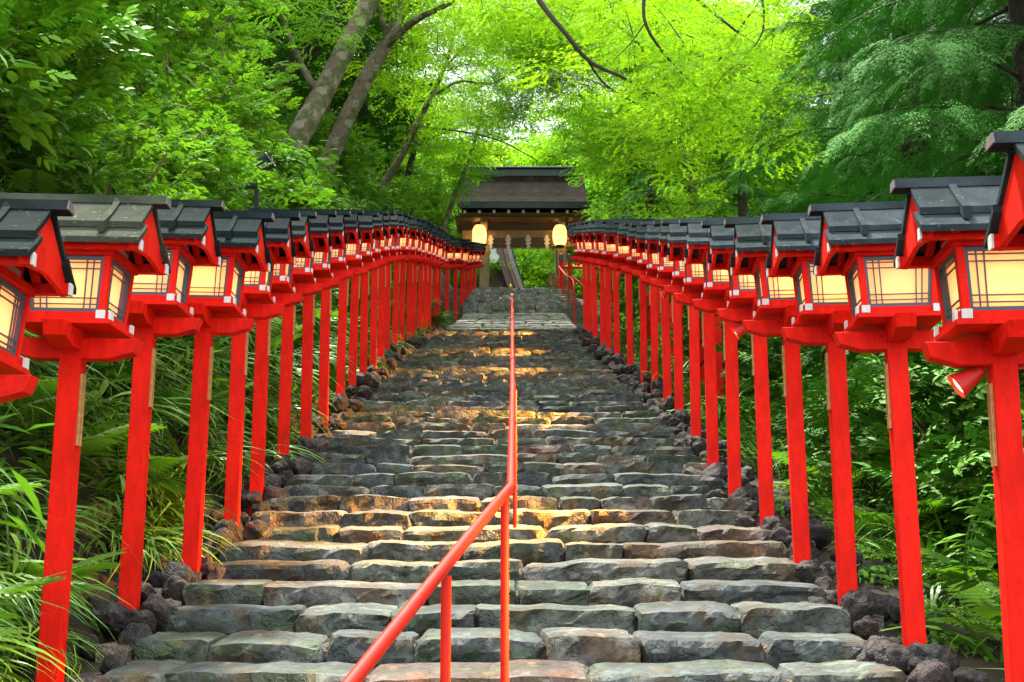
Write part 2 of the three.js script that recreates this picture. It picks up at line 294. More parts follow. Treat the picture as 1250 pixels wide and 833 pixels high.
// ---------------------------------------------------------------- lanterns
function plaqueTexture(seed) { // a weathered board with a column of brushed characters
  const c = document.createElement('canvas'); c.width = 48; c.height = 320; const x = c.getContext('2d'), r = rng(seed);
  x.fillStyle = '#b98a4e'; x.fillRect(0, 0, 48, 320);
  for (let i = 0; i < 60; i++) { x.strokeStyle = `rgba(${90 + r() * 60},${55 + r() * 40},25,${0.08 + 0.15 * r()})`; x.lineWidth = 0.6 + r() * 1.5; x.beginPath(); const a = r() * 48; x.moveTo(a, 0); x.lineTo(a + 4 * (r() - 0.5), 320); x.stroke(); }
  x.strokeStyle = '#1e140c'; x.lineCap = 'round';
  for (let q = 0; q < 5; q++) {
    const y0 = 38 + q * 50 + 8 * r(), n = 4 + Math.floor(r() * 4);
    for (let k = 0; k < n; k++) {
      x.strokeStyle = `rgba(38,24,14,${0.55 + 0.4 * r()})`; x.lineWidth = 1.2 + r() * 2.2; x.beginPath();
      if (k % 2 == 0) { const y = y0 + 4 + k * 32 / n; x.moveTo(11 + 9 * r(), y); x.lineTo(26 + 11 * r(), y - 6 * r()); }
      else { const a = 16 + 16 * r(); x.moveTo(a, y0 + 2 + 5 * r()); x.quadraticCurveTo(a + 2, y0 + 20, a + 16 * (r() - 0.5), y0 + 34); }
      x.stroke();
    }
  }
  x.fillStyle = '#5d5a55'; for (const y of [12, 308]) { x.beginPath(); x.arc(24, y, 3.5, 0, 7); x.fill(); }
  const t = new THREE.CanvasTexture(c); t.colorSpace = THREE.SRGBColorSpace; return t;
}
const plaqueMats = [1, 2, 3, 4].map((s) => std({ map: plaqueTexture(s * 13), roughness: 0.7 }));

const GEO = (() => {
  const g = {};
  g.post = box(0.092, 1.95, 0.092, 0, 1.475 - 0.975, 0, 0.004);
  const arm = (y) => extrudeX([[-0.285, y + 0.085], [-0.265, y + 0.03], [-0.16, y], [0.16, y], [0.265, y + 0.03], [0.285, y + 0.085]], 0.088, 0.003);
  g.armZ = arm(1.487); g.armX = arm(1.452).rotateY(Math.PI / 2); metreUV(g.armX);
  g.plate = box(0.405, 0.022, 0.405, 0, 1.5865, 0, 0.003);
  g.sillX = [-1, 1].map((s) => box(0.385, 0.034, 0.036, 0, 1.6145, s * 0.163, 0.002));
  g.sillZ = [-1, 1].map((s) => box(0.036, 0.032, 0.38, s * 0.163, 1.6155, 0, 0.002));
  g.cap = []; for (const a of [-1, 1]) for (const b of [-1, 1]) { g.cap.push(box(0.038, 0.036, 0.012, a * 0.163, 1.6165, b * 0.196, 0.001)); g.cap.push(box(0.012, 0.038, 0.04, a * 0.1985, 1.6155, b * 0.163, 0.001)); }
  g.corner = []; for (const a of [-1, 1]) for (const b of [-1, 1]) { const q = box(0.03, 0.245, 0.03, 0, 0, 0, 0.002), p = q.attributes.position; for (let i = 0; i < p.count; i++) { const t = p.getY(i) / 0.245 + 0.5, o = lerp(0.157, 0.174, t); p.setXYZ(i, p.getX(i) + a * o, p.getY(i) + 1.7525, p.getZ(i) + b * o); } g.corner.push(q); }
  // one panel, looking along +z; trapezoid wider at the top
  const wz = (y) => lerp(0.150, 0.167, (y - 1.63) / 0.245), half = (y) => lerp(0.143, 0.160, (y - 1.63) / 0.245);
  const quad = (x0, x1, y0, y1, off, th) => { // a bar set in the slanted panel, x in shares of the half width
    const q = box(1, 1, 1), p = q.attributes.position;
    for (let i = 0; i < p.count; i++) { const y = p.getY(i) > 0 ? y1 : y0, xs = p.getX(i) > 0 ? x1 : x0; p.setXYZ(i, xs * half(y), y, wz(y) + off + (p.getZ(i) > 0 ? th : 0)); }
    q.computeVertexNormals(); return metreUV(q);
  };
  const y0 = 1.633, y1 = 1.873, fr = 0.09, fh = 0.0155;
  g.paper = quad(-0.95, 0.95, y0 + 0.008, y1 - 0.008, -0.006, 0.0); // thin sheet
  { const pg = new THREE.PlaneGeometry(1, 1, 8, 8), p = pg.attributes.position; for (let i = 0; i < p.count; i++) { const y = lerp(y0 + 0.006, y1 - 0.006, p.getY(i) + 0.5); p.setXYZ(i, p.getX(i) * 2 * 0.96 * half(y), y, wz(y) - 0.004); } pg.computeVertexNormals(); g.paper = pg; }
  const bars = [quad(-1, -1 + fr, y0, y1, 0, 0.014), quad(1 - fr, 1, y0, y1, 0, 0.014), quad(-1 + fr, 1 - fr, y0, y0 + fh, 0, 0.0138), quad(-1 + fr, 1 - fr, y1 - fh, y1, 0, 0.0138)];
  for (const s of [-0.72, -0.54, 0.54, 0.72]) bars.push(quad(s - 0.02, s + 0.02, y0 + fh, y1 - fh, 0.001, 0.006));
  for (const t of [0.14, 0.25, 0.78, 0.89]) { const y = lerp(y0, y1, t); bars.push(quad(-1 + fr, 1 - fr, y - 0.0027, y + 0.0027, 0.002, 0.006)); }
  g.lattice = merge(bars);
  g.topFrame = merge([box(0.404, 0.034, 0.04, 0, 1.892, 0.182, 0.003), box(0.404, 0.034, 0.04, 0, 1.892, -0.182, 0.003), box(0.04, 0.034, 0.324, 0.182, 1.892, 0), box(0.04, 0.034, 0.324, -0.182, 1.892, 0)]);
  g.frieze = box(0.332, 0.075, 0.332, 0, 1.9465, 0, 0.003);
  g.friezePanel = [box(0.22, 0.036, 0.008, 0, 1.934, 0.1695), box(0.22, 0.036, 0.008, 0, 1.934, -0.1695), box(0.008, 0.036, 0.22, 0.1695, 1.934, 0), box(0.008, 0.036, 0.22, -0.1695, 1.934, 0)];
  g.purlin = [-1, 1].map((s) => box(0.64, 0.044, 0.04, 0, 1.913, s * 0.228, 0.003));
  g.purlinCap = []; for (const s of [-1, 1]) for (const e of [-1, 1]) g.purlinCap.push(box(0.008, 0.046, 0.042, e * 0.3235, 1.913, s * 0.228, 0.001));
  g.rafter = []; for (const s of [-1, 1]) for (const x of [-0.2, 0, 0.2]) { const q = box(0.034, 0.03, 0.26, 0, 0, 0, 0.002); q.rotateX(s * 0.64).translate(x, 1.996, s * 0.15); g.rafter.push(metreUV(q)); }
  g.gable = [-1, 1].map((e) => extrudeX([[0, 2.128], [0.264, 1.928], [0.25, 1.892], [0.13, 1.906], [0, 1.92], [-0.13, 1.906], [-0.25, 1.892], [-0.264, 1.928]], 0.018, 0.002).translate(e * 0.29, 0, 0));
  const board = (pts, th, len) => { // roof board: line of (z,y) thickened downwards
    const up = pts, lo = pts.map(([z, y]) => [z, y - th]).reverse(); return extrudeX([...up, ...lo], len, 0.0015);
  };
  g.upper = [-1, 1].map((s) => board([[0.012, 2.168], [0.1, 2.095], [0.195, 2.024]].map(([z, y]) => [z * s, y]), 0.024, 0.62));
  g.lower = [-1, 1].map((s) => board([[0.165, 2.016], [0.22, 1.972], [0.285, 1.932]].map(([z, y]) => [z * s, y]), 0.022, 0.655));
  g.soffit = [-1, 1].map((s) => board([[0.0, 2.136], [0.1, 2.064], [0.2, 1.982], [0.264, 1.936]].map(([z, y]) => [z * s, y]), 0.012, 0.555));
  g.batten = []; for (const s of [-1, 1]) for (const x of [-0.155, 0.155]) { const q = board([[0.01, 2.188], [0.08, 2.126], [0.15, 2.074], [0.21, 2.036], [0.256, 2.01]].map(([z, y]) => [z * s, y - 0.002]), 0.045, 0.026); q.translate(x, 0, 0); g.batten.push(q); }
  g.ridge = extrudeX([[-0.042, 2.15], [0.042, 2.15], [0.03, 2.187], [-0.03, 2.187]], 0.73, 0.002);
  g.ridgeCap = [-1, 1].map((e) => extrudeX([[-0.042, 2.151], [0.042, 2.151], [0.03, 2.186], [-0.03, 2.186]], 0.006, 0).translate(e * 0.3705, 0, 0));
  const pl = new THREE.BoxGeometry(0.012, 0.31, 0.046); g.plaque = pl;
  return g;
})();

function makeLantern(s) { // s: +1 path on the +x side
  const t = thing('post_lantern', 'x', 'lantern');
  part('post', GEO.post, M.red, t);
  part('bracket_arm', GEO.armX, M.red, t); part('bracket_arm', GEO.armZ, M.red, t);
  part('base_plate', GEO.plate, M.red, t);
  GEO.sillX.forEach((g) => part('sill', g, M.red, t)); GEO.sillZ.forEach((g) => part('sill', g, M.red, t));
  GEO.cap.forEach((g) => part('end_cap', g, M.white, t));
  GEO.corner.forEach((g) => part('corner_post', g, M.red, t));
  for (let k = 0; k < 4; k++) { const p = part('paper_panel', GEO.paper, M.paper, t); p.rotation.y = k * Math.PI / 2; part('lattice', GEO.lattice, M.bluegrey, p); }
  part('top_frame', GEO.topFrame, M.red, t); part('frieze', GEO.frieze, M.red, t);
  GEO.friezePanel.forEach((g) => part('frieze_panel', g, M.pale, t));
  GEO.purlin.forEach((g) => part('purlin', g, M.red, t)); GEO.purlinCap.forEach((g) => part('end_cap', g, M.white, t));
  GEO.rafter.forEach((g) => part('rafter', g, M.red, t));
  GEO.soffit.forEach((g) => part('soffit', g, M.red, t));
  GEO.gable.forEach((g) => part('gable_board', g, M.red, t));
  const roof = part('roof', GEO.ridge, M.roof[0], t);
  for (const g of [...GEO.upper, ...GEO.lower]) part('roof_board', g, M.roof[0], roof);
  for (const g of GEO.batten) part('batten', g, M.roof[0], roof);
  GEO.ridgeCap.forEach((g) => part('ridge_cap', g, M.capGrey, roof));
  const q = part('name_plaque', GEO.plaque, plaqueMats[0], t); q.position.set(s * 0.0525, 1.235, 0.012);
  const lamp = new THREE.PointLight(lin(1, 0.62, 0.26), 0.085, 6, 2); lamp.name = 'lantern_light'; lamp.position.set(0, 1.74, 0); lamp.castShadow = true; lamp.shadow.radius = 2; t.add(lamp);
  return t;
}
const LEFT = [[-1.97, 4.3, -0.04], [-1.91, 5.3, 0], [-1.93, 6.4, 0.02], [-1.8, 7.1, -0.03], [-1.8, 8.09, 0], [-1.84, 9.05, 0.03], [-1.85, 10.11, 0.07], [-1.82, 11.03, 0.08], [-1.86, 12.3, 0.12], [-1.86, 13.5, 0.13], [-1.86, 14.5, 0.16], [-1.85, 15.5, 0.18], [-1.85, 16.6, 0.2], [-1.85, 17.6, 0.2], [-1.86, 18.6, 0.2], [-1.84, 19.6, 0.19], [-1.8, 20.4, 0.17], [-1.74, 21.2, 0.14], [-1.73, 22.2, 0.1], [-1.7, 23.2, 0.06], [-1.66, 24.2, 0.02], [-1.65, 25.2, -0.03], [-1.61, 26.3, -0.1], [-1.59, 27.5, -0.16], [-1.48, 29, -0.17], [-1.32, 30.3, -0.2], [-1.2, 31.5, -0.3], [-1.15, 33, -0.35], [-1.08, 34.5, -0.4], [-1.01, 36, -0.47]];
const RIGHT = [[1.81, 3.5, 0.14], [1.86, 4.6, 0.05], [1.87, 5.8, 0], [1.79, 6.6, -0.04], [1.73, 7.33, -0.05], [1.75, 8.36, -0.04], [1.69, 9.19, -0.02], [1.67, 10.0, -0.01], [1.76, 11.46, 0], [1.82, 12.96, 0.01], [1.82, 13.87, 0.02], [1.87, 15.47, 0.04], [1.81, 16.14, 0.07], [1.74, 17.2, 0.1], [1.66, 18.4, 0.12], [1.61, 19.3, 0.13], [1.58, 20.1, 0.13], [1.55, 21.4, 0.13], [1.54, 22.7, 0.12], [1.56, 24.1, 0.1]];
for (const side of [-1, 1]) {
  const b = thing('rock_border', side < 0 ? 'row of dark reddish lava rocks edging the stairs below the grassy bank' : 'row of dark lava rocks edging the stairs on the conifer side', 'rocks');
  b.userData.kind = 'structure';
  const r = rng(side < 0 ? 33 : 34); let n = 0;
  for (let d = 4.2; d < 26; d += lerp(0.2, 0.3, r())) {
    const edge = side < 0 ? pathL(d) : pathR(d), cols = 1 + (r() < 0.75);
    for (let c = 0; c < cols && n < 200; c++) {
      const s = lerp(0.05, 0.1, r() * r()) * (c ? 0.95 : 1), x = edge + side * (0.02 + c * 0.2 + 0.1 * (r() - 0.3));
      const m = part(n ? `rock_${String(n).padStart(3, '0')}` : 'rock', rockShapes[Math.floor(r() * 9)], M.lava[Math.floor(r() * 4)], b); n++;
      m.position.set(x, G(d) + 0.035 * r() - 0.01, -d + 0.1 * (r() - 0.5)); m.scale.set(s * 1.15, s, s * 1.1); m.rotation.set(r() * 6, r() * 6, r() * 6);
    }
  }
  for (const [x, d, dy] of side < 0 ? LEFT : RIGHT) { // stones packed round each post
    if (d > 26 || d < 4.5) continue;
    for (let k = 0; k < 3; k++) { const a = lerp(-0.3, 3.4, k / 2) + 0.4 * (r() - 0.5), s = lerp(0.055, 0.095, r()), m = part(`rock_${String(n).padStart(3, '0')}`, rockShapes[Math.floor(r() * 9)], M.lava[Math.floor(r() * 4)], b); n++; m.position.set(x + Math.cos(a) * 0.15, G(d) + dy * 0.6 + 0.01, -d + Math.sin(a) * 0.15); m.scale.set(s * 1.2, s, s * 1.1); m.rotation.set(r() * 6, r() * 6, r() * 6); }
  }
}
const ordinals = 'first second third fourth fifth sixth seventh eighth ninth tenth eleventh twelfth thirteenth fourteenth fifteenth sixteenth seventeenth eighteenth nineteenth twentieth twenty-first twenty-second twenty-third twenty-fourth twenty-fifth twenty-sixth twenty-seventh twenty-eighth twenty-ninth thirtieth'.split(' ');
const SPOTS = [1, 5, 9, 13, 16, 19];
{
  const r = rng(101);
  for (const [list, s] of [[LEFT, 1], [RIGHT, -1]]) {
    const proto = makeLantern(s);
    list.forEach(([x, d, dy], i) => {
      const t = i ? copyThing(proto) : proto;
      t.position.set(x, G(d) + dy, -d); t.rotation.set(0.024 * (r() - 0.5), (s > 0 ? 0.05 : -0.12) + 0.06 * (r() - 0.5), 0.024 * (r() - 0.5)); const glow = lerp(0.7, 1.2, r());
      const ord = ordinals[list.length - 1 - i];
      let label = s > 0 ? `${ord} red post lantern from the gate in the row below the grassy bank` : `${ord} red post lantern from the gate in the row along the conifers`;
      const rm = s > 0 && i == 1 ? M.roofMoss : M.roof[(s < 0 ? 3 : 0) + Math.floor(r() * 3)];
      if (s > 0 && i == 1) label = 'red post lantern with a pale grey mossy roof below the grassy bank';
      t.traverse((o) => { if (o.isPointLight) o.intensity = 0.085 * glow; if (o.isMesh && ['roof', 'roof_board', 'batten'].includes(o.name)) o.material = rm; if (o.name == 'name_plaque') { o.material = plaqueMats[Math.floor(r() * 4)]; o.position.y = 1.235 + 0.05 * (r() - 0.5); } });
      t.userData.group = s > 0 ? 'lanterns below the grassy bank' : 'lanterns along the conifers';
      if (s < 0 && SPOTS.includes(i)) {
        label = `${ord} red lantern from the gate along the conifers, a spotlight on its post`; t.userData.group = 'lanterns carrying spotlights';
        const dir = V(-0.83, -0.55, -0.05).normalize(), at = V(-0.1, 1.42, -0.02);
        const hood = part('spotlight_hood', new THREE.CylinderGeometry(0.026, 0.052, 0.1, 20, 1, true), M.hood ??= std({ color: lin(0.62, 0.02, 0.012), roughness: 0.45, side: THREE.DoubleSide }), t);
        hood.position.copy(at).addScaledVector(dir, 0.03); hood.quaternion.setFromUnitVectors(V(0, -1, 0), dir);
        part('hood_back', new THREE.SphereGeometry(0.026, 14, 8, 0, 6.29, 0, 1.57), M.hood, hood).position.y = 0.05;
        const bulb = part('lamp_bulb', new THREE.SphereGeometry(0.043, 20, 8, 0, 6.29, 1.57, 1.57).scale(1, 0.35, 1), M.glow, hood); bulb.position.y = -0.03;
        part('hood_bracket', box(0.075, 0.02, 0.02, 0.062, 1.45, -0.02), M.hood, t);
        const w = t.position.clone().add(at).addScaledVector(dir, 0.085 + 0.03);
        const sp = new THREE.SpotLight(lin(1, 0.4, 0.05), 150, 8, 0.46, 0.7, 2); sp.name = 'spotlight'; sp.position.copy(w);
        sp.target.position.set(-0.25 + 0.1 * r(), G(d) + 0.02, -d + 0.1); sp.castShadow = true; sp.shadow.radius = 2; scene.add(sp, sp.target);
      }
      t.userData.label = label;
    });
  }
}

// ---------------------------------------------------------------- centre handrail
{
  const t = thing('handrail', 'red painted steel pipe handrail running up the middle of the stairs', 'handrail');
  const J = [0.012, 2.32, -4.8];
  part('rail', sweep([J, [0.03, G(8) + 0.985, -8], [0.05, G(14) + 0.96, -14], [0.07, G(21.6) + 0.94, -21.6]], [0.017], 12, 24), M.redPipe, t);
  part('rail', sweep([J, [-0.08, 2.185, -4.35], [-0.37, 1.74, -3.0], [-0.52, 1.5, -2.2]], [0.0195], 14, 20), M.redPipe, t);
  for (const [x, d, h] of [[-0.012, 4.78, 2.31], [-0.19, 3.86, 1.985], [-0.43, 2.65, 1.64]]) part('rail_post', sweep([[x, G(d) - 0.1, -d], [x, h, -d]], [0.016], 12, 1), M.redPipe, t);
  for (const d of [8.2, 11.6, 15, 18.4, 21.5]) part('rail_post', sweep([[0.03 + d * 0.002, G(d) - 0.1, -d], [0.03 + d * 0.002, G(d) + 0.95, -d]], [0.013], 10, 1), M.redPipe, t);
  for (const d of [6.5, 9.9, 15, 18.4]) { const y = G(d) + lerp(0.995, 0.945, (d - 5) / 16), x = lerp(0.018, 0.062, (d - 5) / 16); part('collar', sweep([[x, y - 0.008, -d + 0.03], [x, y + 0.008, -d - 0.03]], [0.022], 12, 1), M.redPipe, t); }
  const k = part('end_knob', new THREE.SphereGeometry(0.035, 14, 10), M.brass, t); k.position.set(0.07, G(21.6) + 0.955, -21.62);
}

// ---------------------------------------------------------------- gate at the top
{
  const cx = 0.52, z0 = -42, y0 = 10.61;
  const t = thing('shrine_gate', 'weathered timber gate with bark thatched roof at the top of the stairs', 'gate', [cx, y0, z0]);
  for (const x of [-1.36, 1.36]) {
    part('pillar', box(0.34, 2.95, 0.34, x, 1.475, 0, 0.03), M.woodGrey, t);
    part('pillar', box(0.3, 2.95, 0.3, x, 1.475, -1.7, 0.03), M.woodGrey, t);
    part('pillar_bracket', extrudeX([[0.9, 3.4], [0.9, 3.28], [0.55, 3.12], [-0.2, 3.08], [-0.2, 3.4]], 0.22, 0.01).translate(x, 0, 0), M.wood, t);
    part('footing_stone', box(0.6, 0.18, 0.6, x, 0.07, 0, 0.03), M.stones[2], t);
  }
  part('lintel', box(4.3, 0.36, 0.3, 0, 3.0, 0.06, 0.02), M.wood, t);
  part('tie_beam', box(3.9, 0.22, 0.24, 0, 2.7, 0.02, 0.02), M.wood, t);
  part('hanging_board', box(2.36, 0.3, 0.08, 0, 2.73 - 0.02, 0.34, 0.005), M.woodDark, t);
  for (let k = 0; k < 5; k++) part('hanging_strip', box(0.07, 0.42, 0.03, -1.05 + k * 0.52, 2.66, 0.4, 0.004), M.woodDark, t);
  part('eave_beam', box(4.5, 0.14, 0.16, 0, 3.5, 1.0, 0.01), M.wood, t);
  part('ceiling_board', box(4.7, 0.04, 2.2, 0, 3.43, 0), M.woodDark, t);
  for (let k = 0; k < 9; k++) { const x = -2.0 + k * 0.5; const q = part('rafter', box(0.09, 0.1, 1.9, 0, 0, 0), M.woodDark, t); q.position.set(x, 3.72, 0.72); q.rotation.x = 0.3; const c = part('end_cap', box(0.095, 0.105, 0.02, 0, 0, 0.96), M.white, q); c.position.y = 0; }
  // the thick thatched roof: curved outline pushed along x
  const prof = [[1.75, 3.52], [1.78, 3.72], [1.3, 4.05], [0.8, 4.5], [0.35, 4.98], [0.16, 5.2], [-0.16, 5.2], [-0.35, 4.98], [-0.8, 4.5], [-1.3, 4.05], [-1.78, 3.72], [-1.75, 3.52], [-0.9, 3.8], [0, 4.2], [0.9, 3.8]];
  part('roof', extrudeX(prof, 4.3, 0.03), M.thatch, t);
  for (const s of [-1, 1]) part('eave_edge', box(4.5, 0.2, 0.05, 0, 3.61, s * 1.79, 0.008), M.copper, t);
  const rg = part('ridge', box(3.6, 0.3, 0.42, 0, 5.3, 0, 0.03), M.copper, t);
  part('ridge_cap', box(3.8, 0.08, 0.54, 0, 5.48, 0, 0.02), M.copper, rg);
  // folded paper streamers
  const zig = new THREE.Shape(); const pts = [[-0.05, 0], [0.05, 0.02], [0.07, -0.1], [0.13, -0.13], [0.06, -0.22], [0.12, -0.27], [0.04, -0.36], [0.1, -0.41], [0.02, -0.5], [-0.06, -0.44], [-0.02, -0.37], [-0.1, -0.31], [-0.04, -0.22], [-0.12, -0.17], [-0.06, -0.09]];
  pts.forEach(([a, b], i) => i ? zig.lineTo(a, b) : zig.moveTo(a, b));
  for (const x of [-1.13, -0.52, 0.18, 0.83]) { const s = top('paper_streamer', new THREE.ExtrudeGeometry(zig, { depth: 0.004, bevelEnabled: false }), M.white); s.position.set(cx + x, y0 + 2.93, z0 + 0.44); s.rotation.y = x * 0.3; tag(s, 'folded white paper zigzag streamer hanging under the gate beam', 'streamer', 'paper streamers under the gate'); }
}
{ // two paper lanterns hung on the gate
  const crest = (() => { const c = document.createElement('canvas'); c.width = 256; c.height = 256; const x = c.getContext('2d'); x.fillStyle = '#ffffff'; x.fillRect(0, 0, 256, 256);
    x.strokeStyle = '#8a6322'; x.lineWidth = 6; x.beginPath(); x.arc(64, 120, 40, 0, 7); x.stroke(); for (let k = 0; k < 3; k++) { x.save(); x.translate(64, 120); x.rotate(k * 2.094); x.beginPath(); x.moveTo(0, 2); x.quadraticCurveTo(22, -12, 0, -36); x.quadraticCurveTo(-22, -12, 0, 2); x.stroke(); x.restore(); }
    const t = new THREE.CanvasTexture(c); t.colorSpace = THREE.SRGBColorSpace; t.wrapS = THREE.RepeatWrapping; return t; })();
  const pm = new THREE.MeshPhysicalMaterial({ color: lin(0.86, 0.76, 0.5), map: crest, roughness: 1, transmission: 0.5, thickness: 0, emissive: lin(1, 0.66, 0.2), emissiveIntensity: 0.13 });
  for (const [x, mark, lab] of [[-1.0, 0, 'glowing paper lantern on the gate pillar beside the hall roof'], [1.8, 1, 'glowing paper lantern with a round crest beside the bare gate pillar']]) {
    const t = thing('paper_lantern', lab, 'paper lantern', [x, 13.46, -41.32], 'paper lanterns on the gate');
    const P = []; for (let k = 0; k <= 40; k++) { const v = k / 40, y = -0.36 + 0.72 * v, e = Math.pow(Math.abs(2 * v - 1), 3.2); P.push(new THREE.Vector2(0.245 - 0.09 * e + 0.004 * Math.cos(k * Math.PI), y)); }
    const g = new THREE.LatheGeometry(P, 36); const s = part('paper_shade', g, pm, t); s.rotation.y = -Math.PI / 2 + (mark ? 0.35 : -0.3);
    part('top_ring', new THREE.CylinderGeometry(0.15, 0.17, 0.06, 24, 1, true), M.black, t).position.y = 0.385;
    part('bottom_ring', new THREE.CylinderGeometry(0.16, 0.14, 0.07, 24), M.black, t).position.y = -0.39;
    part('hanger', sweep([[0, 0.38, 0], [0, 0.62, 0]], [0.012], 6, 1), M.black, t);
    const l = new THREE.PointLight(lin(1, 0.6, 0.22), 0.6); l.name = 'paper_lantern_light'; l.castShadow = true; l.shadow.radius = 4; t.add(l);
  }
}
{ // hall beyond the gate: one sweep of its curved gable
  const t = thing('shrine_hall', 'shrine hall with a sweeping curved gable and copper edged roof behind the gate', 'shrine hall', [0, 10.6, -50]);
  const curve = [[0.92, 2.35], [0.72, 2.8], [0.48, 3.5], [0.24, 4.2], [0.06, 5.0], [-0.1, 6.2]];
  const band = (a, b, d, m, name, zo) => { const s = new THREE.Shape(); curve.forEach(([x, y], i) => i ? s.lineTo(x + a, y) : s.moveTo(x + a, y)); [...curve].reverse().forEach(([x, y]) => s.lineTo(x + b, y - (b < a ? 0.12 : 0))); const g = new THREE.ExtrudeGeometry(s, { depth: d, bevelEnabled: false }); g.translate(0, 0, zo); metreUV(g); return part(name, g, m, t); };
  const dark = std({ color: lin(0.16, 0.11, 0.1), roughness: 0.6, map: woodTone }), cop = std({ color: lin(0.34, 0.17, 0.12), roughness: 0.45, map: woodTone }), grey = std({ color: lin(0.3, 0.27, 0.28), roughness: 0.6, map: woodTone });
  band(0.06, -0.02, 2.6, M.black, 'roof_edge', -2.4); band(-0.02, -0.16, 0.3, grey, 'copper_fascia', 0.0); band(-0.16, -0.3, 0.22, cop, 'bargeboard', 0.0); band(-0.3, -0.62, 0.12, dark, 'gable_field', 0.0);
  part('wall', box(3.4, 4.4, 0.2, -2.2, 2.2, -1.2), M.woodDark, t);
  part('roof', box(3.2, 0.2, 2.6, -1.9, 6.4, -1.3), M.thatch, t);
  for (let k = 0; k < 9; k++) { const q = part('gable_slat', box(0.055, 1.5, 0.05), dark, t); q.position.set(-0.95 + k * 0.13, 3.35 - 0.05 * k, -0.25); q.rotation.z = -0.35; }
  part('gable_back', box(1.6, 2.4, 0.04, -0.75, 3.4, -0.4), std({ color: lin(0.2, 0.11, 0.09), roughness: 0.7 }), t);
  part('lower_beam', box(1.5, 0.28, 0.16, -0.4, 2.55, 0.02), std({ color: lin(0.22, 0.045, 0.03), roughness: 0.6 }), t);
  const gp = new THREE.Shape(); [[-0.16, 0.5], [0.1, 0.55], [0.05, 0.2], [0.2, 0.06], [0.14, -0.14], [0, -0.26], [-0.14, -0.14], [-0.2, 0.06], [-0.1, 0.2]].forEach(([a, b], i) => i ? gp.lineTo(a, b) : gp.moveTo(a, b));
  const o = part('gable_pendant', new THREE.ExtrudeGeometry(gp, { depth: 0.06, bevelEnabled: true, bevelSize: 0.02, bevelThickness: 0.02, bevelSegments: 1 }), M.white, t); o.position.set(-0.58, 4.25, 0.16);
  for (const [x, y] of [[-0.42, 4.9], [0.1, 3.0]]) part('gilt_fitting', new THREE.SphereGeometry(0.1, 12, 8).scale(0.7, 1.3, 0.3), M.brass, t).position.set(x, y, 0.26);
}
{ // red railing by the upper flight
  const t = thing('red_railing', 'short red railing with dark post caps beside the upper steps', 'railing', [0, 0, 0]);
  const post = (x, d, h, cap) => { part('railing_post', box(0.11, h + 0.4, 0.11, x, G(d) + (h - 0.4) / 2, -d, 0.008), M.red, t); if (cap) part('post_cap', box(0.13, 0.24, 0.13, x, G(d) + h + 0.115, -d, 0.02), M.black, t); };
  post(1.72, 38.6, 1.25, 1); post(1.98, 38.6, 1.25, 1); post(3.2, 36.4, 1.1, 1);
  part('rail', sweep([[1.72, G(38.6) + 1.05, -38.6], [1.98, G(38.6) + 1.05, -38.6], [3.2, G(36.4) + 0.95, -36.4]], [0.05], 8, 2), M.red, t);
  part('rail', sweep([[1.98, G(38.6) + 0.6, -38.6], [3.2, G(36.4) + 0.5, -36.4]], [0.04], 8, 1), M.red, t);
  const p = thing('pipe_handrail', 'thin red pipe handrail leading up to the gate pillar', 'handrail');
  part('rail', sweep([[1.6, G(37.6) + 0.95, -37.6], [1.56, G(32) + 0.95, -32], [1.54, G(28.2) + 0.95, -28.2], [1.54, G(27.9) + 0.8, -27.95], [1.54, G(28) - 0.1, -28]], [0.022], 8, 24), M.redPipe, p);
  part('rail', sweep([[1.72, G(32) + 0.95, -32], [1.95, G(30) + 0.7, -30], [2.02, G(28) + 0.2, -28]], [0.02], 8, 10), M.redPipe, p);
  for (const d of [31, 34.4, 37.5]) part('rail_post', sweep([[1.57, G(d) - 0.1, -d], [1.57, G(d) + 0.95, -d]], [0.018], 8, 1), M.redPipe, p);
  const s = top('guard_stone', rockShapes[3].clone().scale(0.34, 0.85, 0.3), std({ color: lin(0.42, 0.3, 0.18), roughness: 0.9, map: stoneTex, bumpMap: stoneBump, bumpScale: 0.02 })); s.position.set(1.66, 11.1, -40.2); tag(s, 'upright tan boulder at the foot of the gate pillar', 'boulder');
}
for (const [x, d] of [[2.55, 15.5], [2.6, 19], [2.75, 23]]) { // low red boards seen between the posts of the conifer side
  const t = thing('board_fence', 'low dark red board fence behind the lantern posts', 'fence', [x, G(d) - 0.1, -d], 'board fences behind the posts');
  for (const s of [-1, 1]) part('fence_post', box(0.1, 1.35, 0.1, 0, 0.55, s * 0.8, 0.006), M.red, t);
  for (let k = 0; k < 3; k++) part('fence_board', box(0.04, 0.26, 1.5, 0, 0.35 + k * 0.3, 0, 0.004), M.red, t);
}
{ // floodlight on the bank
  const t = thing('floodlight', 'black cylindrical floodlight on a flat bracket on the bank', 'floodlight', [-2.98, 6.5, -14]);
  const b = part('lamp_housing', new THREE.CylinderGeometry(0.1, 0.1, 0.26, 24), M.black, t); b.position.set(0.04, 0.24, 0); b.rotation.set(0.2, 0, -1.0);
  const rim = part('rim', new THREE.TorusGeometry(0.1, 0.012, 8, 24), M.black, b); rim.rotation.x = Math.PI / 2; rim.position.y = 0.13;
  part('bracket', box(0.05, 0.16, 0.05, 0.04, 0.1, 0, 0.004), M.black, t); part('base_bar', box(0.34, 0.07, 0.1, -0.08, 0.0, 0, 0.006), M.black, t);
  part('stake', box(0.06, 0.5, 0.03, -0.1, 0.25, -0.14), M.pale, t); part('ground_stake', box(0.05, 0.9, 0.05, 0, -0.4, 0), M.black, t);
}

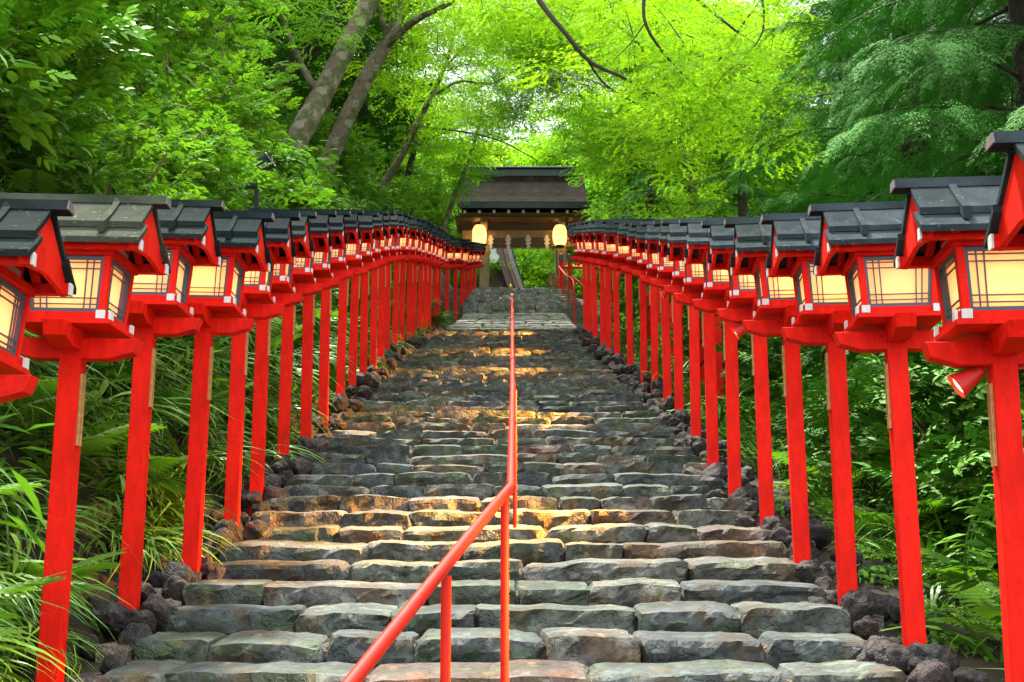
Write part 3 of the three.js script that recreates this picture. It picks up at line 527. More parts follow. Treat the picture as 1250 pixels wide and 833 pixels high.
// ---------------------------------------------------------------- foliage pieces
function tri(list, uvs) { const g = new THREE.BufferGeometry(); g.setAttribute('position', new THREE.Float32BufferAttribute(list, 3)); g.computeVertexNormals(); g.setAttribute('uv', new THREE.Float32BufferAttribute(new Float32Array(list.length / 3 * 2), 2)); return g; }
function mapleLeaf(s) { // palm-shaped, in the xz plane, pointing along +x
  const A = [-125, -78, -38, 0, 38, 78, 125], Ln = [0.45, 0.72, 0.93, 1.05, 0.93, 0.72, 0.45], out = [], rim = [];
  A.forEach((a, i) => { const q = a * Math.PI / 180; rim.push([Ln[i] * Math.cos(q), Ln[i] * Math.sin(q), -0.12 * Ln[i]]); if (i < 6) { const m = (a + A[i + 1]) / 2 * Math.PI / 180; rim.push([0.34 * Math.cos(m), 0.34 * Math.sin(m), 0.02]); } });
  for (let i = 0; i < rim.length - 1; i++) for (const [a, b, c] of [[0, 0, 0], rim[i + 1], rim[i]]) out.push(a * s, c * s, b * s);
  return tri(out);
}
function ovalLeaf(len, wid, fold = 0.25, sag = 0.25) { // folded along its rib, pointing along +x
  const out = [], S = [0, 0.3, 0.68, 1], W = [0.02, 0.95, 0.8, 0];
  const p = (i, s) => [S[i] * len, (s ? fold * W[i] * wid / 2 : 0) - sag * len * S[i] * S[i], s * W[i] * wid / 2];
  for (let i = 0; i < 3; i++) for (const s of [1, -1]) { const a = p(i, 0), b = p(i + 1, 0), c = p(i + 1, s), d = p(i, s); const f = s > 0 ? [a, d, c, a, c, b] : [a, c, d, a, b, c]; out.push(...f.flat()); }
  return tri(out);
}
const place = (g, rx, ry, rz, x, y, z) => g.clone().rotateX(rx).rotateZ(rz).rotateY(ry).translate(x, y, z);
function mapleSpray(seed) {
  const r = rng(seed), gs = []; const n = 7;
  for (let k = 0; k < n; k++) for (const s of k == n - 1 ? [0] : [-1, 1]) { const x = 0.03 + k * 0.042, side = s * (0.025 + 0.05 * Math.sin((k + 1) / n * 2.6)) * lerp(0.7, 1.3, r()); gs.push(place(mapleLeaf(lerp(0.032, 0.046, r())), (r() - 0.5) * 0.9, -s * lerp(0.5, 1.1, r()), -0.25 + (r() - 0.5) * 0.8, x, -x * x * 0.5 + 0.02 * (r() - 0.5), side)); }
  return merge(gs);
}
function sprig(seed, n, len, wid, L0, sag = 0.2) { // leaves spiralling round a shoot that grows along +x
  const r = rng(seed), gs = [];
  for (let k = 0; k < n; k++) { const t = (k + 0.4) / n, a = k * 2.4 + r(); const g = ovalLeaf(len * lerp(0.75, 1.15, r()), wid * lerp(0.8, 1.15, r()), 0.3, sag); gs.push(g.rotateZ(lerp(-0.1, 0.75, t) - 0.1).rotateX(0).translate(0, 0.006, 0).rotateX(a).translate(0, 0, 0).rotateY(0).translate(t * L0, 0, 0)); }
  // turn leaf faces towards the light: lift all leaves a little
  return merge(gs);
}
function flatSprig(seed, n, len, wid, L0) { // leaves in a flat fan, faces up
  const r = rng(seed), gs = [];
  for (let k = 0; k < n; k++) { const t = (k + 0.5) / n, s = k % 2 ? 1 : -1; gs.push(place(ovalLeaf(len * lerp(0.75, 1.15, r()), wid * lerp(0.85, 1.15, r()), 0.25, 0.25), (r() - 0.5) * 0.8, -s * lerp(0.4, 1.2, r()) * (1 - t * 0.6), lerp(0.3, -0.25, r()), t * L0, 0.02 * (r() - 0.5), 0)); }
  return merge(gs);
}
function clumpOf(seed, n, len, wid, R) {
  const r = rng(seed), gs = [];
  for (let k = 0; k < n; k++) { const a = r() * 6.283, rr = R * Math.sqrt(r()), y = 0.5 * R * (r() - 0.5); gs.push(place(ovalLeaf(len * lerp(0.7, 1.2, r()), wid * lerp(0.8, 1.2, r()), 0.2, 0.25), (r() - 0.5) * 1.2, -a + (r() - 0.5), (r() - 0.6) * 0.9, rr * Math.cos(a), y, rr * Math.sin(a))); }
  return merge(gs);
}
function coniferSpray(seed) { // a drooping frond of needled shoots along +x
  const r = rng(seed), out = [];
  const needle = (p, d, l) => { const w = 0.0026, up = Math.abs(d.y) > 0.9 ? V(1, 0, 0) : V(0, 1, 0), s = d.clone().cross(up).normalize().multiplyScalar(w), e = p.clone().addScaledVector(d, l); out.push(p.x - s.x, p.y, p.z - s.z, p.x + s.x, p.y, p.z + s.z, e.x, e.y, e.z); };
  const shoot = (o, d, len, n) => { const side = d.clone().cross(V(0, 1, 0)).normalize(), up = side.clone().cross(d); for (let k = 0; k < n; k++) { const t = k / n, p = o.clone().addScaledVector(d, t * len).add(V(0, -0.35 * t * t * len, 0)); for (const s of [-1, 1]) { const q = r() * 1.2 - 0.6; needle(p, d.clone().multiplyScalar(0.75).addScaledVector(side, s * 0.8).addScaledVector(up, q).normalize(), lerp(0.02, 0.032, r()) * (1 - 0.3 * t)); } } };
  const N = 9; for (let k = 0; k < N; k++) { const t = k / (N - 1), x = t * 0.34, y = 0.03 * t - 0.14 * t * t; for (const s of [-1, 1]) { const a = lerp(1.0, 0.45, t) + 0.2 * (r() - 0.5); shoot(V(x, y, 0), V(Math.cos(a), 0.1 - 0.35 * r(), s * Math.sin(a)).normalize(), lerp(0.15, 0.05, t) * lerp(0.8, 1.2, r()), 11); } }
  shoot(V(0, 0, 0), V(1, -0.1, 0).normalize(), 0.36, 20);
  return tri(out);
}
const F = {
  maple: [1, 2, 3].map(mapleSpray), shrub: [4, 5].map((s) => flatSprig(s, 8, 0.115, 0.045, 0.17)), shrubFine: [6, 7].map((s) => flatSprig(s, 9, 0.08, 0.036, 0.16)),
  broad: [8, 9].map((s) => clumpOf(s, 22, 0.1, 0.05, 0.22)), far: [10, 11].map((s) => clumpOf(s, 34, 0.13, 0.07, 0.4)), conifer: [12, 13, 14].map(coniferSpray),
};
function instances(name, geos, mat, items, parent, tint) { // items: [Matrix4, brightness]
  const per = geos.map(() => []);
  items.forEach((it, i) => per[i % geos.length].push(it));
  geos.forEach((g, k) => {
    if (!per[k].length) return;
    const im = new THREE.InstancedMesh(g, mat, per[k].length); im.name = parent === scene ? numbered(name) : name; im.castShadow = im.receiveShadow = true;
    const c = new THREE.Color();
    per[k].forEach(([m, b, hue], i) => { im.setMatrixAt(i, m); c.setRGB(b * (1 + hue), b, b * (1 - 0.4 * hue)); im.setColorAt(i, c); });
    im.userData.kind = 'stuff'; if (tint) Object.assign(im.userData, tint); parent.add(im);
  });
}
const _q = new THREE.Quaternion(), _e = new THREE.Euler(0, 0, 0, 'YZX');
const mat4 = (p, yaw, pitch, roll, s) => new THREE.Matrix4().compose(p, _q.clone().setFromEuler(_e.clone().set(roll, yaw, pitch)), V(s, s, s));
// nearest point on a set of polylines (world points)
function nearest(lines, p) { let bx = 0, by = 0, bz = 0, bd = 1e9; for (const l of lines) for (let i = 0; i < l.length - 1; i++) for (let k = 0; k <= 4; k++) { const a = l[i], c = l[i + 1], f = k / 4, x = a.x + (c.x - a.x) * f, y = a.y + (c.y - a.y) * f, z = a.z + (c.z - a.z) * f, d = (x - p.x) ** 2 + (y - p.y) ** 2 + (z - p.z) ** 2 + (y > p.y + 0.3 ? 3 * (y - p.y) : 0); if (d < bd) { bd = d; bx = x; by = y; bz = z; } } return V(bx, by, bz); }

// several sprays joined into one clump; each spray keeps a leaf tint of its own
const clumpCache = new Map();
function joined(list) { // [geometry, matrix, tint rgb]
  let n = 0; for (const [g] of list) n += g.attributes.position.count;
  const pos = new Float32Array(n * 3), nor = new Float32Array(n * 3), col = new Float32Array(n * 3); let k = 0; const v = V(0, 0, 0), nm = new THREE.Matrix3();
  for (const [g, m, c] of list) { const p = g.attributes.position, q = g.attributes.normal; nm.getNormalMatrix(m); for (let i = 0; i < p.count; i++, k += 3) { v.fromBufferAttribute(p, i).applyMatrix4(m).toArray(pos, k); v.fromBufferAttribute(q, i).applyMatrix3(nm).normalize().toArray(nor, k); col[k] = c[0]; col[k + 1] = c[1]; col[k + 2] = c[2]; } }
  const o = new THREE.BufferGeometry(); o.setAttribute('position', new THREE.BufferAttribute(pos, 3)); o.setAttribute('normal', new THREE.BufferAttribute(nor, 3)); o.setAttribute('color', new THREE.BufferAttribute(col, 3)); return o;
}
const tintOf = (r, hue) => { const b = lerp(0.72, 1.25, r()), h = hue * (r() - 0.5) * 2; return [b * (1 + h), b, b * (1 - 0.4 * h)]; };
function clumps(o) {
  const R = o.clumpR ?? 0.4, key = [o.geos[0].uuid, o.per, R, o.thick, o.pitch, o.roll, o.size].join();
  if (!clumpCache.has(key)) clumpCache.set(key, [1, 2, 3, 4].map((s) => { const r = rng(s * 17 + o.per), list = []; for (let q = 0; q < o.per; q++) { const an = r() * 6.283, rr = Math.sqrt(r()) * R, p = V(Math.cos(an) * rr, (r() - 0.5) * R * (o.thick ?? 0.35) - rr * rr * 0.25 / R, Math.sin(an) * rr); list.push([o.geos[q % o.geos.length], mat4(p, -an + (r() - 0.5) * 1.4, (o.pitch ?? -0.15) + (r() - 0.5) * 0.5, (r() - 0.5) * (o.roll ?? 0.7), (o.size ?? 1) * lerp(0.75, 1.25, r())), tintOf(r, o.hue ?? 0.12)]); } return joined(list); }));
  return clumpCache.get(key);
}
/* a tree: trunk and limbs as polylines (world metres), crown as ellipsoids of leaf clumps tied to the nearest limb by twigs */
function tree(o) {
  const r = rng(o.seed), t = thing(o.name, o.label, o.category ?? 'tree', o.trunk[0], o.group), b = V(...o.trunk[0]), rel = (p) => V(...p).sub(b);
  part('trunk', sweep(o.trunk.map(rel), o.radii, o.sides ?? 12, o.trunk.length * 8, 0.1, o.seed), o.bark, t);
  const lines = [o.trunk.map((p) => V(...p))];
  for (const [pts, r0, r1] of o.limbs ?? []) { part('limb', sweep(pts.map(rel), pts.map((_, i) => lerp(r0, r1, i / (pts.length - 1))), 7, pts.length * 5, 0.08, o.seed + pts.length), o.limbBark ?? o.bark, t); lines.push(pts.map((p) => V(...p))); }
  const items = [], twigs = [];
  const spots = [];
  for (const v of o.crown) {
    const [cx, cy, cz] = v.c, [rx, ry, rz] = v.r;
    for (let k = 0; k < v.n; k++) {
      let p; do { p = V(r() * 2 - 1, r() * 2 - 1, r() * 2 - 1); } while (p.lengthSq() > 1 || p.lengthSq() < (v.hollow ?? 0));
      const pw = V(cx + p.x * rx, cy + p.y * ry, cz + p.z * rz);
      if (noise3(pw.x * 0.55 + o.seed, pw.y * 0.9, pw.z * 0.55) < (v.gap ?? -0.25)) continue;
      spots.push([nearest(lines, pw).distanceTo(pw), pw]);
    }
  }
  spots.sort((p, q) => p[0] - q[0]);
  for (const [far, pw] of spots) { // inner clumps first; outer ones branch from the twigs already grown
    const a = nearest(lines, pw), len = a.distanceTo(pw);
    if (len > 0.12) { const mid = a.clone().lerp(pw, 0.5).add(V(0.14 * len * (r() - 0.5), 0.06 * len, 0.14 * len * (r() - 0.5))), w = clamp(0.004 + 0.004 * far, 0.004, 0.02); if (r() < (o.twigShare ?? 0.9)) twigs.push(sweep([a.clone().sub(b), mid.clone().sub(b), pw.clone().sub(b)], [w, w * 0.7, w * 0.4], 4, 5)); lines.push([a, mid, pw]); }
    items.push([mat4(pw.clone().sub(b), r() * 6.283, (r() - 0.5) * 0.35, (r() - 0.5) * 0.35, lerp(0.85, 1.2, r())), lerp(0.85, 1.15, r()), 0.12 * (r() - 0.5)]);
  }
  if (twigs.length) { const m = part('twigs', merge(twigs), o.twigMat ?? M.twig, t); m.userData.kind = 'stuff'; }
  instances('foliage', clumps(o), o.leaf, items, t);
  return t;
}

// ---------------------------------------------------------------- trees named by what they are
// the pale leaning trunks on the bank
tree({ seed: 1, name: 'leaning_tree', label: 'thick pale mossy trunk leaning over the stairs from the bank', trunk: [[-4.45, 8.3, -22], [-4.30, 9.0, -22], [-3.92, 10.05, -22], [-3.60, 10.91, -22.3], [-3.19, 12.04, -22.6], [-2.77, 13.27, -23], [-2.30, 14.9, -23.4], [-2.10, 16.5, -23.6]], radii: [0.32, 0.26, 0.22, 0.205, 0.195, 0.19, 0.15, 0.07], bark: M.barkPale,
  limbs: [[[[-3.60, 10.91, -22.3], [-4.00, 11.6, -22.2], [-4.40, 12.6, -22]], 0.09, 0.04], [[[-2.50, 14.2, -23.2], [-3.70, 15.4, -22.5], [-4.80, 16.2, -22]], 0.1, 0.04]],
  crown: [{ c: [-2.2, 15.8, -23], r: [3.4, 1.9, 3], n: 90 }, { c: [-4.0, 12.6, -21.8], r: [1.0, 0.8, 0.9], n: 18 }], geos: F.maple, leaf: L.mapleDeep, per: 16, clumpR: 0.45 });
tree({ seed: 2, name: 'leaning_tree', label: 'mossy forked trunk leaning beside the pale one on the bank', trunk: [[-3.97, 9.2, -24], [-3.81, 9.82, -24], [-3.42, 10.88, -24], [-3.02, 11.85, -24], [-2.61, 12.67, -24], [-2.36, 13.21, -24], [-2.22, 14.23, -24.2], [-2.12, 16, -24.6]], radii: [0.27, 0.21, 0.18, 0.165, 0.15, 0.11, 0.09, 0.05], bark: M.barkPale,
  limbs: [[[[-2.61, 12.67, -24], [-1.90, 13.07, -23.5], [-1.21, 13.19, -23], [-0.55, 13.5, -22.5], [0.38, 13.9, -22]], 0.085, 0.025], [[[-2.52, 12.9, -24], [-2.72, 13.6, -24], [-3.12, 14.6, -24]], 0.06, 0.03]],
  crown: [{ c: [-1.2, 14.6, -23], r: [3.2, 1.4, 2.4], n: 85 }, { c: [-0.6, 13.4, -23], r: [1.8, 0.6, 1.4], n: 40 }], geos: F.maple, leaf: L.maple, per: 16, clumpR: 0.45 });
tree({ seed: 3, name: 'maple_tree', label: 'slender pale maple with long level branches before the gate', trunk: [[-3.2, 10.3, -28], [-3.07, 10.76, -28], [-2.54, 11.74, -28], [-2.17, 12.56, -28], [-1.78, 13.39, -28], [-1.49, 14.13, -28], [-1.2, 15.4, -28]], radii: [0.12, 0.1, 0.085, 0.075, 0.06, 0.045, 0.02], bark: M.barkPale, sides: 9,
  limbs: [[[[-1.82, 13.23, -28], [-1.17, 13.4, -27.5], [-0.39, 13.15, -27], [0.37, 13.38, -26.5], [1.1, 13.3, -26]], 0.035, 0.012], [[[-2.07, 12.46, -28], [-1.16, 12.17, -27.5], [-0.19, 11.75, -27], [0.73, 11.1, -26.6]], 0.03, 0.01], [[[-1.59, 13.92, -28], [-1.08, 14.27, -27.6], [-0.59, 14.5, -27.2], [0.5, 14.9, -26.8]], 0.03, 0.01]],
  crown: [{ c: [-0.6, 13.7, -27.3], r: [2.8, 1.2, 2], n: 150, gap: -0.45 }, { c: [0.3, 12.7, -26.8], r: [1.5, 0.55, 1.2], n: 46 }, { c: [-0.9, 12.2, -27.6], r: [1.6, 0.4, 1.0], n: 36 }, { c: [0.2, 15.3, -27], r: [3, 0.9, 2], n: 120, gap: -0.5 }, { c: [1.0, 13.4, -26.2], r: [1.2, 0.6, 1], n: 34 }], geos: F.maple, leaf: L.maple, per: 15, clumpR: 0.42, thick: 0.3 });
tree({ seed: 4, name: 'young_maple', label: 'thin young maple standing beside the gate roof', trunk: [[-1.75, 10.3, -31], [-1.61, 11.04, -31], [-1.19, 12.22, -31], [-0.87, 13.24, -31], [-0.66, 14.39, -31]], radii: [0.08, 0.07, 0.055, 0.045, 0.02], bark: M.barkPale, sides: 8,
  crown: [{ c: [-1.3, 13.6, -31], r: [1.4, 1.1, 1.2], n: 50 }, { c: [-1.6, 12.2, -30.8], r: [0.9, 0.6, 0.8], n: 26 }, { c: [-0.3, 14.6, -31], r: [1.6, 0.7, 1], n: 30 }], geos: F.maple, leaf: L.mapleDeep, per: 14, clumpR: 0.4 });
// the maple whose limbs hang over the stairs
tree({ seed: 5, name: 'maple_tree', label: 'great bright green maple whose dark limbs hang over the stairs', trunk: [[-5.3, 7.6, -13.6], [-5.0, 9.2, -13.8], [-4.2, 10.9, -14.2], [-3.0, 12.2, -14.6], [-1.2, 12.9, -15]], radii: [0.26, 0.22, 0.19, 0.15, 0.1], bark: M.barkDark,
  limbs: [[[[-1.2, 12.9, -15], [-0.4, 11.2, -15], [0.37, 9.41, -15], [0.74, 8.9, -15], [1.07, 8.59, -15.2], [1.53, 8.49, -15.5], [2.03, 8.46, -16], [2.89, 8.25, -16.5]], 0.05, 0.008], [[[1.02, 8.64, -15.2], [1.26, 8.43, -15.5], [1.63, 8.4, -16], [2.06, 8.27, -16.3], [2.62, 8.14, -16.6]], 0.018, 0.006],
    [[[-1.2, 12.9, -15], [0.6, 12.3, -14.6], [1.6, 10.4, -14], [1.66, 8.97, -14], [1.67, 8.57, -14], [1.97, 8.25, -14.3], [2.37, 8.0, -14.6], [2.9, 7.94, -15]], 0.04, 0.006], [[[1.67, 8.57, -14], [1.5, 8.35, -14.1], [1.33, 8.2, -14.2]], 0.01, 0.004], [[[0.6, 12.3, -14.6], [2.6, 11.6, -15], [3.4, 10.0, -15.6], [3.5, 9.3, -15.8], [3.2, 8.9, -16]], 0.035, 0.006], [[[-1.2, 12.9, -15], [0.5, 12.8, -17], [2.4, 12, -19], [4, 11.2, -20]], 0.07, 0.02]],
  limbBark: M.twig, crown: [{ c: [2.5, 9.4, -16.6], r: [2.3, 1.1, 1.8], n: 60, gap: -0.1 }, { c: [3.1, 8.4, -17.2], r: [1.3, 0.7, 1.2], n: 34 }, { c: [3.2, 11.6, -19.5], r: [3.2, 1.2, 2.4], n: 100 }, { c: [1.0, 11.2, -18.5], r: [2.4, 0.9, 2], n: 50, gap: -0.1 }, { c: [2.6, 8.0, -14.6], r: [0.9, 0.45, 0.9], n: 26, gap: -1 }, { c: [2.0, 9.5, -14.4], r: [1.4, 0.5, 1.2], n: 26 }], geos: F.maple, leaf: L.maple, per: 16, clumpR: 0.42, thick: 0.3 });
tree({ seed: 6, name: 'maple_tree', label: 'yellow green maple filling the gap beyond the conifers', trunk: [[4.6, 6.8, -27], [4.4, 9, -27], [4.1, 11, -27], [3.6, 13.2, -26.6], [3.2, 15, -26]], radii: [0.2, 0.17, 0.14, 0.1, 0.04], bark: M.barkDark,
  limbs: [[[[4.1, 11, -27], [3.2, 12, -26], [2.2, 12.4, -25.5]], 0.05, 0.012], [[[3.9, 12, -26.8], [4.8, 13.4, -26], [5.6, 14.4, -25]], 0.05, 0.012], [[[3.6, 13.2, -26.6], [2.4, 14.2, -26], [1.2, 14.6, -26]], 0.045, 0.012]],
  crown: [{ c: [3.4, 12.7, -26], r: [2.4, 1.2, 2], n: 100 }, { c: [4.2, 14.6, -26], r: [3.2, 1.3, 2.2], n: 120 }, { c: [2.7, 11.3, -25.6], r: [1.3, 0.7, 1], n: 44 }, { c: [1.5, 14.3, -25.8], r: [2.2, 1, 1.6], n: 100, gap: -0.5 }, { c: [3.9, 9.7, -26], r: [1.2, 1.3, 1], n: 60 }], geos: F.maple, leaf: L.maple, per: 16, clumpR: 0.45, thick: 0.3 });

tree({ seed: 8, name: 'maple_tree', label: 'maple spreading over the end of the gate roof', trunk: [[4.3, 10.2, -37.5], [4.2, 12.4, -37.6], [3.9, 14.4, -37.8], [3.6, 16.6, -38]], radii: [0.16, 0.12, 0.09, 0.03], bark: M.barkDark, sides: 8, limbs: [[[[3.9, 14.4, -37.8], [3.0, 15.2, -37.6], [2.0, 15.8, -37.5]], 0.04, 0.012]],
  crown: [{ c: [3.2, 15.1, -37.6], r: [1.2, 0.9, 1.1], n: 60 }, { c: [3.6, 17, -38], r: [3, 1.3, 2], n: 90 }, { c: [2.0, 16.4, -37.4], r: [1.1, 0.6, 0.8], n: 34 }, { c: [4.2, 13.4, -37], r: [1.3, 0.9, 1], n: 40 }], geos: F.maple, leaf: L.mapleDeep, per: 14, clumpR: 0.45, size: 1.15 });
tree({ seed: 9, name: 'maple_tree', label: 'maple spreading over the gate roof from the bank', trunk: [[-3.4, 12.2, -37], [-3.2, 14, -37.2], [-2.9, 15.8, -37.5], [-2.5, 17.6, -38]], radii: [0.16, 0.12, 0.09, 0.03], bark: M.barkDark, sides: 8, limbs: [[[[-3.0, 15.3, -37.4], [-2, 15.8, -37.4], [-0.9, 16.1, -37.2]], 0.04, 0.012]],
  crown: [{ c: [-2.1, 15.0, -37.4], r: [1.0, 0.9, 1.0], n: 50 }, { c: [-2.4, 17.4, -38], r: [3, 1.3, 2], n: 90 }, { c: [-1.1, 16.2, -37.2], r: [1.1, 0.5, 0.8], n: 34 }, { c: [-2.6, 13.6, -36.6], r: [0.9, 0.9, 0.9], n: 40 }], geos: F.maple, leaf: L.mapleDeep, per: 14, clumpR: 0.45, size: 1.15 });

tree({ seed: 10, name: 'maple_tree', label: 'tall maple whose sunlit crown arches high before the gate', trunk: [[5.9, 8.8, -33.5], [5.7, 12, -33.6], [5.0, 15.5, -33.8], [3.8, 18, -34], [2.2, 19.6, -34]], radii: [0.26, 0.2, 0.16, 0.11, 0.04], bark: M.barkDark, limbs: [[[[5.0, 15.5, -33.8], [3.2, 16.6, -33.5], [1.2, 17, -33.2]], 0.06, 0.015], [[[3.8, 18, -34], [1.5, 18.6, -33.6], [-1.5, 18.8, -33.4]], 0.06, 0.015]],
  crown: [{ c: [1.2, 18.6, -33.8], r: [5.2, 1.8, 2.4], n: 230, gap: -0.6 }, { c: [2.4, 16.6, -33.4], r: [2.8, 0.9, 1.6], n: 90, gap: -0.5 }, { c: [-1.0, 17.0, -33.2], r: [2.2, 0.9, 1.4], n: 70, gap: -0.5 }], geos: F.maple, leaf: L.maple, per: 15, clumpR: 0.45, size: 1.2 });

// dark evergreens on the upper bank
tree({ seed: 7, name: 'evergreen_oak', label: 'dark leaning evergreen trunk high on the bank', trunk: [[-5.7, 9.4, -25], [-5.57, 10.24, -25], [-5.28, 11.8, -25], [-4.52, 12.83, -25], [-3.75, 13.77, -25], [-3.1, 15, -25]], radii: [0.3, 0.26, 0.22, 0.2, 0.17, 0.1], bark: M.barkDark,
  limbs: [[[[-5.28, 11.8, -25], [-5.9, 13.2, -24.6], [-6.6, 14.8, -24]], 0.1, 0.03]], crown: [{ c: [-6, 14, -24.4], r: [2.6, 1.8, 2], n: 110 }, { c: [-3.9, 15, -25.4], r: [2.2, 1.4, 1.6], n: 70 }, { c: [-7, 12, -24], r: [1.6, 1.4, 1.4], n: 50 }], geos: F.broad, leaf: L.evergreen, per: 7, clumpR: 0.5 });
const evs = [[-7.2, -19, 9, 2.3], [-9.5, -24, 10, 3], [-6.6, -30, 10, 2.6], [-9.5, -33, 11, 3.2], [-4.6, -35, 8.5, 2.2], [-12.5, -29, 11, 3.4], [-8.2, -14.5, 8, 2.2], [-6.4, -41, 10, 3]];
evs.forEach(([x, z, h, R], i) => { const y = T(x, z); const k = rng(200 + i); tree({ seed: 210 + i, name: 'evergreen_oak', label: 'dense dark evergreen tree on the slope above the bank', group: 'evergreens on the slope', trunk: [[x, y - 0.3, z], [x + 0.2, y + h * 0.3, z], [x + 0.5 * k(), y + h * 0.6, z + 0.3], [x + 0.7 * k(), y + h * 0.9, z]], radii: [0.24, 0.19, 0.13, 0.04], bark: M.barkDark, sides: 9,
  crown: [{ c: [x, y + h * 0.75, z], r: [R, h * 0.28, R], n: 70, hollow: 0.1 }, { c: [x + R * 0.4, y + h * 0.45, z + 0.6], r: [R * 0.9, h * 0.25, R * 0.9], n: 60, hollow: 0.1 }, { c: [x, y + h * 0.2, z + 0.8], r: [R * 0.9, h * 0.16, R * 0.8], n: 36 }], geos: F.broad, leaf: i % 3 ? L.evergreen : L.broad, per: 9, clumpR: 0.6, size: 1.25 }); });

// shrubs crowding the bank behind the lantern roofs
const shrubs = [[-3.5, -7.6, 1.5, 0.75, 1], [-3.0, -8.6, 1.5, 0.7, 0], [-4.2, -9.6, 2.2, 1.0, 1], [-3.3, -10.4, 1.6, 0.8, 0], [-4.6, -12, 2.6, 1.2, 1], [-3.5, -12.6, 1.9, 0.8, 0], [-5.4, -10.6, 3.2, 1.3, 2], [-6.0, -13.8, 3.6, 1.5, 2], [-4.4, -15.6, 2.6, 1.1, 0], [-5.2, -18, 3, 1.4, 2], [-3.4, -17.4, 0.6, 0.5, 3], [-2.9, -26.6, 1.1, 0.8, 3], [-2.6, -31.8, 1.4, 0.9, 3], [-4.3, -8.2, 2.6, 0.9, 2], [-4.1, -26, 1.6, 1.1, 0]];
const shrubLabels = ['light green leafy shrub on the bank above the lantern roofs', 'glossy broad leaved shrub with reddish stems on the bank', 'tall dark shrub standing behind the leafy shrubs on the bank', 'low bright shrub at the feet of the leaning trunks'];
shrubs.forEach(([x, z, h, R, kind], i) => {
  const y = T(x, z), k = rng(300 + i), S = [];
  for (let q = 0; q < 4; q++) { const a = k() * 6.28, s = 0.3 + 0.5 * k(); S.push([[[x, y - 0.1, z], [x + Math.cos(a) * R * 0.25, y + h * 0.4, z + Math.sin(a) * R * 0.25], [x + Math.cos(a) * R * s, y + h * 0.85, z + Math.sin(a) * R * s]], 0.022, 0.008]); }
  tree({ seed: 320 + i, name: 'bank_shrub', category: 'shrub', label: shrubLabels[kind], group: ['light shrubs', 'glossy shrubs', 'dark shrubs', 'low shrubs'][kind] + ' on the bank', trunk: [[x, y - 0.3, z], [x + 0.05, y + h * 0.3, z], [x + 0.12, y + h * 0.7, z + 0.05]], radii: [0.035, 0.028, 0.012], bark: M.twigRed, sides: 6, limbs: S, twigMat: M.twigRed,
    crown: [{ c: [x, y + h * 0.72, z], r: [R, h * 0.38, R], n: Math.round(46 * R * R + 26), hollow: 0.12, gap: -0.3 }, { c: [x + 0.25 * R, y + h * 0.4, z + 0.3 * R], r: [R, h * 0.32, R * 0.8], n: Math.round(26 * R + 12), gap: -0.3 }], geos: kind == 0 || kind == 3 ? F.shrubFine : F.shrub, leaf: [L.fern, L.gloss, L.broad, L.fern][kind], per: 14, clumpR: 0.26, thick: 0.8, pitch: 0.15, roll: 2.0, size: 0.85 });
});

[[3.0, -6.0, 1.0, 0.55], [3.3, -7.4, 1.4, 0.7], [2.9, -8.8, 1.2, 0.6], [3.4, -9.6, 1.6, 0.8], [3.0, -11.4, 1.3, 0.7], [3.2, -13.6, 1.5, 0.8], [3.0, -16.4, 1.3, 0.7], [3.7, -6.3, 1.7, 0.8]].forEach(([x, z, h, R], i) => { const y = T(x, z); tree({ seed: 360 + i, name: 'shade_shrub', category: 'shrub', label: 'evergreen shrub in the shade behind the conifer side posts', group: 'shrubs behind the posts', trunk: [[x, y - 0.3, z], [x + 0.04, y + h * 0.35, z], [x + 0.1, y + h * 0.75, z]], radii: [0.03, 0.022, 0.01], bark: M.twigRed, sides: 6, twigMat: M.twigRed,
  crown: [{ c: [x, y + h * 0.6, z], r: [R, h * 0.42, R], n: Math.round(60 * R * R + 28), gap: -0.4 }], geos: F.shrub, leaf: L.evergreen, per: 12, clumpR: 0.24, thick: 0.8, pitch: 0.15, roll: 2.0, size: 0.8 }); });

// conifers of the other side
const boughs = [1, 2, 3, 4].map((sd) => { // a level bough 1.6 m long with combed, drooping sprays
  const r = rng(sd * 41), list = []; const at = (t) => V(1.6 * t, 0.12 * t - 0.42 * t * t * t, 0.08 * Math.sin(t * 3 + sd));
  for (let k = 0; k < 12; k++) { const t = lerp(0.14, 1, k / 11); for (const s of k == 11 ? [0] : [-1, 1]) { if (r() < 0.16) continue; const p = at(t), yaw = s * lerp(1.2, 0.45, t) + (r() - 0.5) * 0.7, len = lerp(1.3, 0.7, Math.abs(t - 0.35)) * lerp(0.75, 1.2, r()); p.y += 0.1 * (r() - 0.5); list.push([F.conifer[k % 3], mat4(p, yaw, -0.12 - 0.4 * r(), (r() - 0.5) * 0.5, len * lerp(0.85, 1.15, r())), tintOf(r, 0.1)]); if (t > 0.2 && t < 0.85 && r() < 0.75) { const q = p.clone().add(V(0.24 * Math.cos(yaw), -0.05, -0.24 * Math.sin(yaw))); list.push([F.conifer[(k + 1) % 3], mat4(q, yaw * 0.75 + (r() - 0.5) * 0.3, -0.3 - 0.4 * r(), (r() - 0.5) * 0.5, len * lerp(0.7, 1.0, r())), tintOf(r, 0.1)]); } } }
  return joined(list);
});
const boughWood = sweep([[0, 0, 0], [0.6, 0.03, 0.05], [1.1, -0.01, 0.05], [1.6, -0.3, 0]], [0.02, 0.014, 0.009, 0.003], 5, 9);
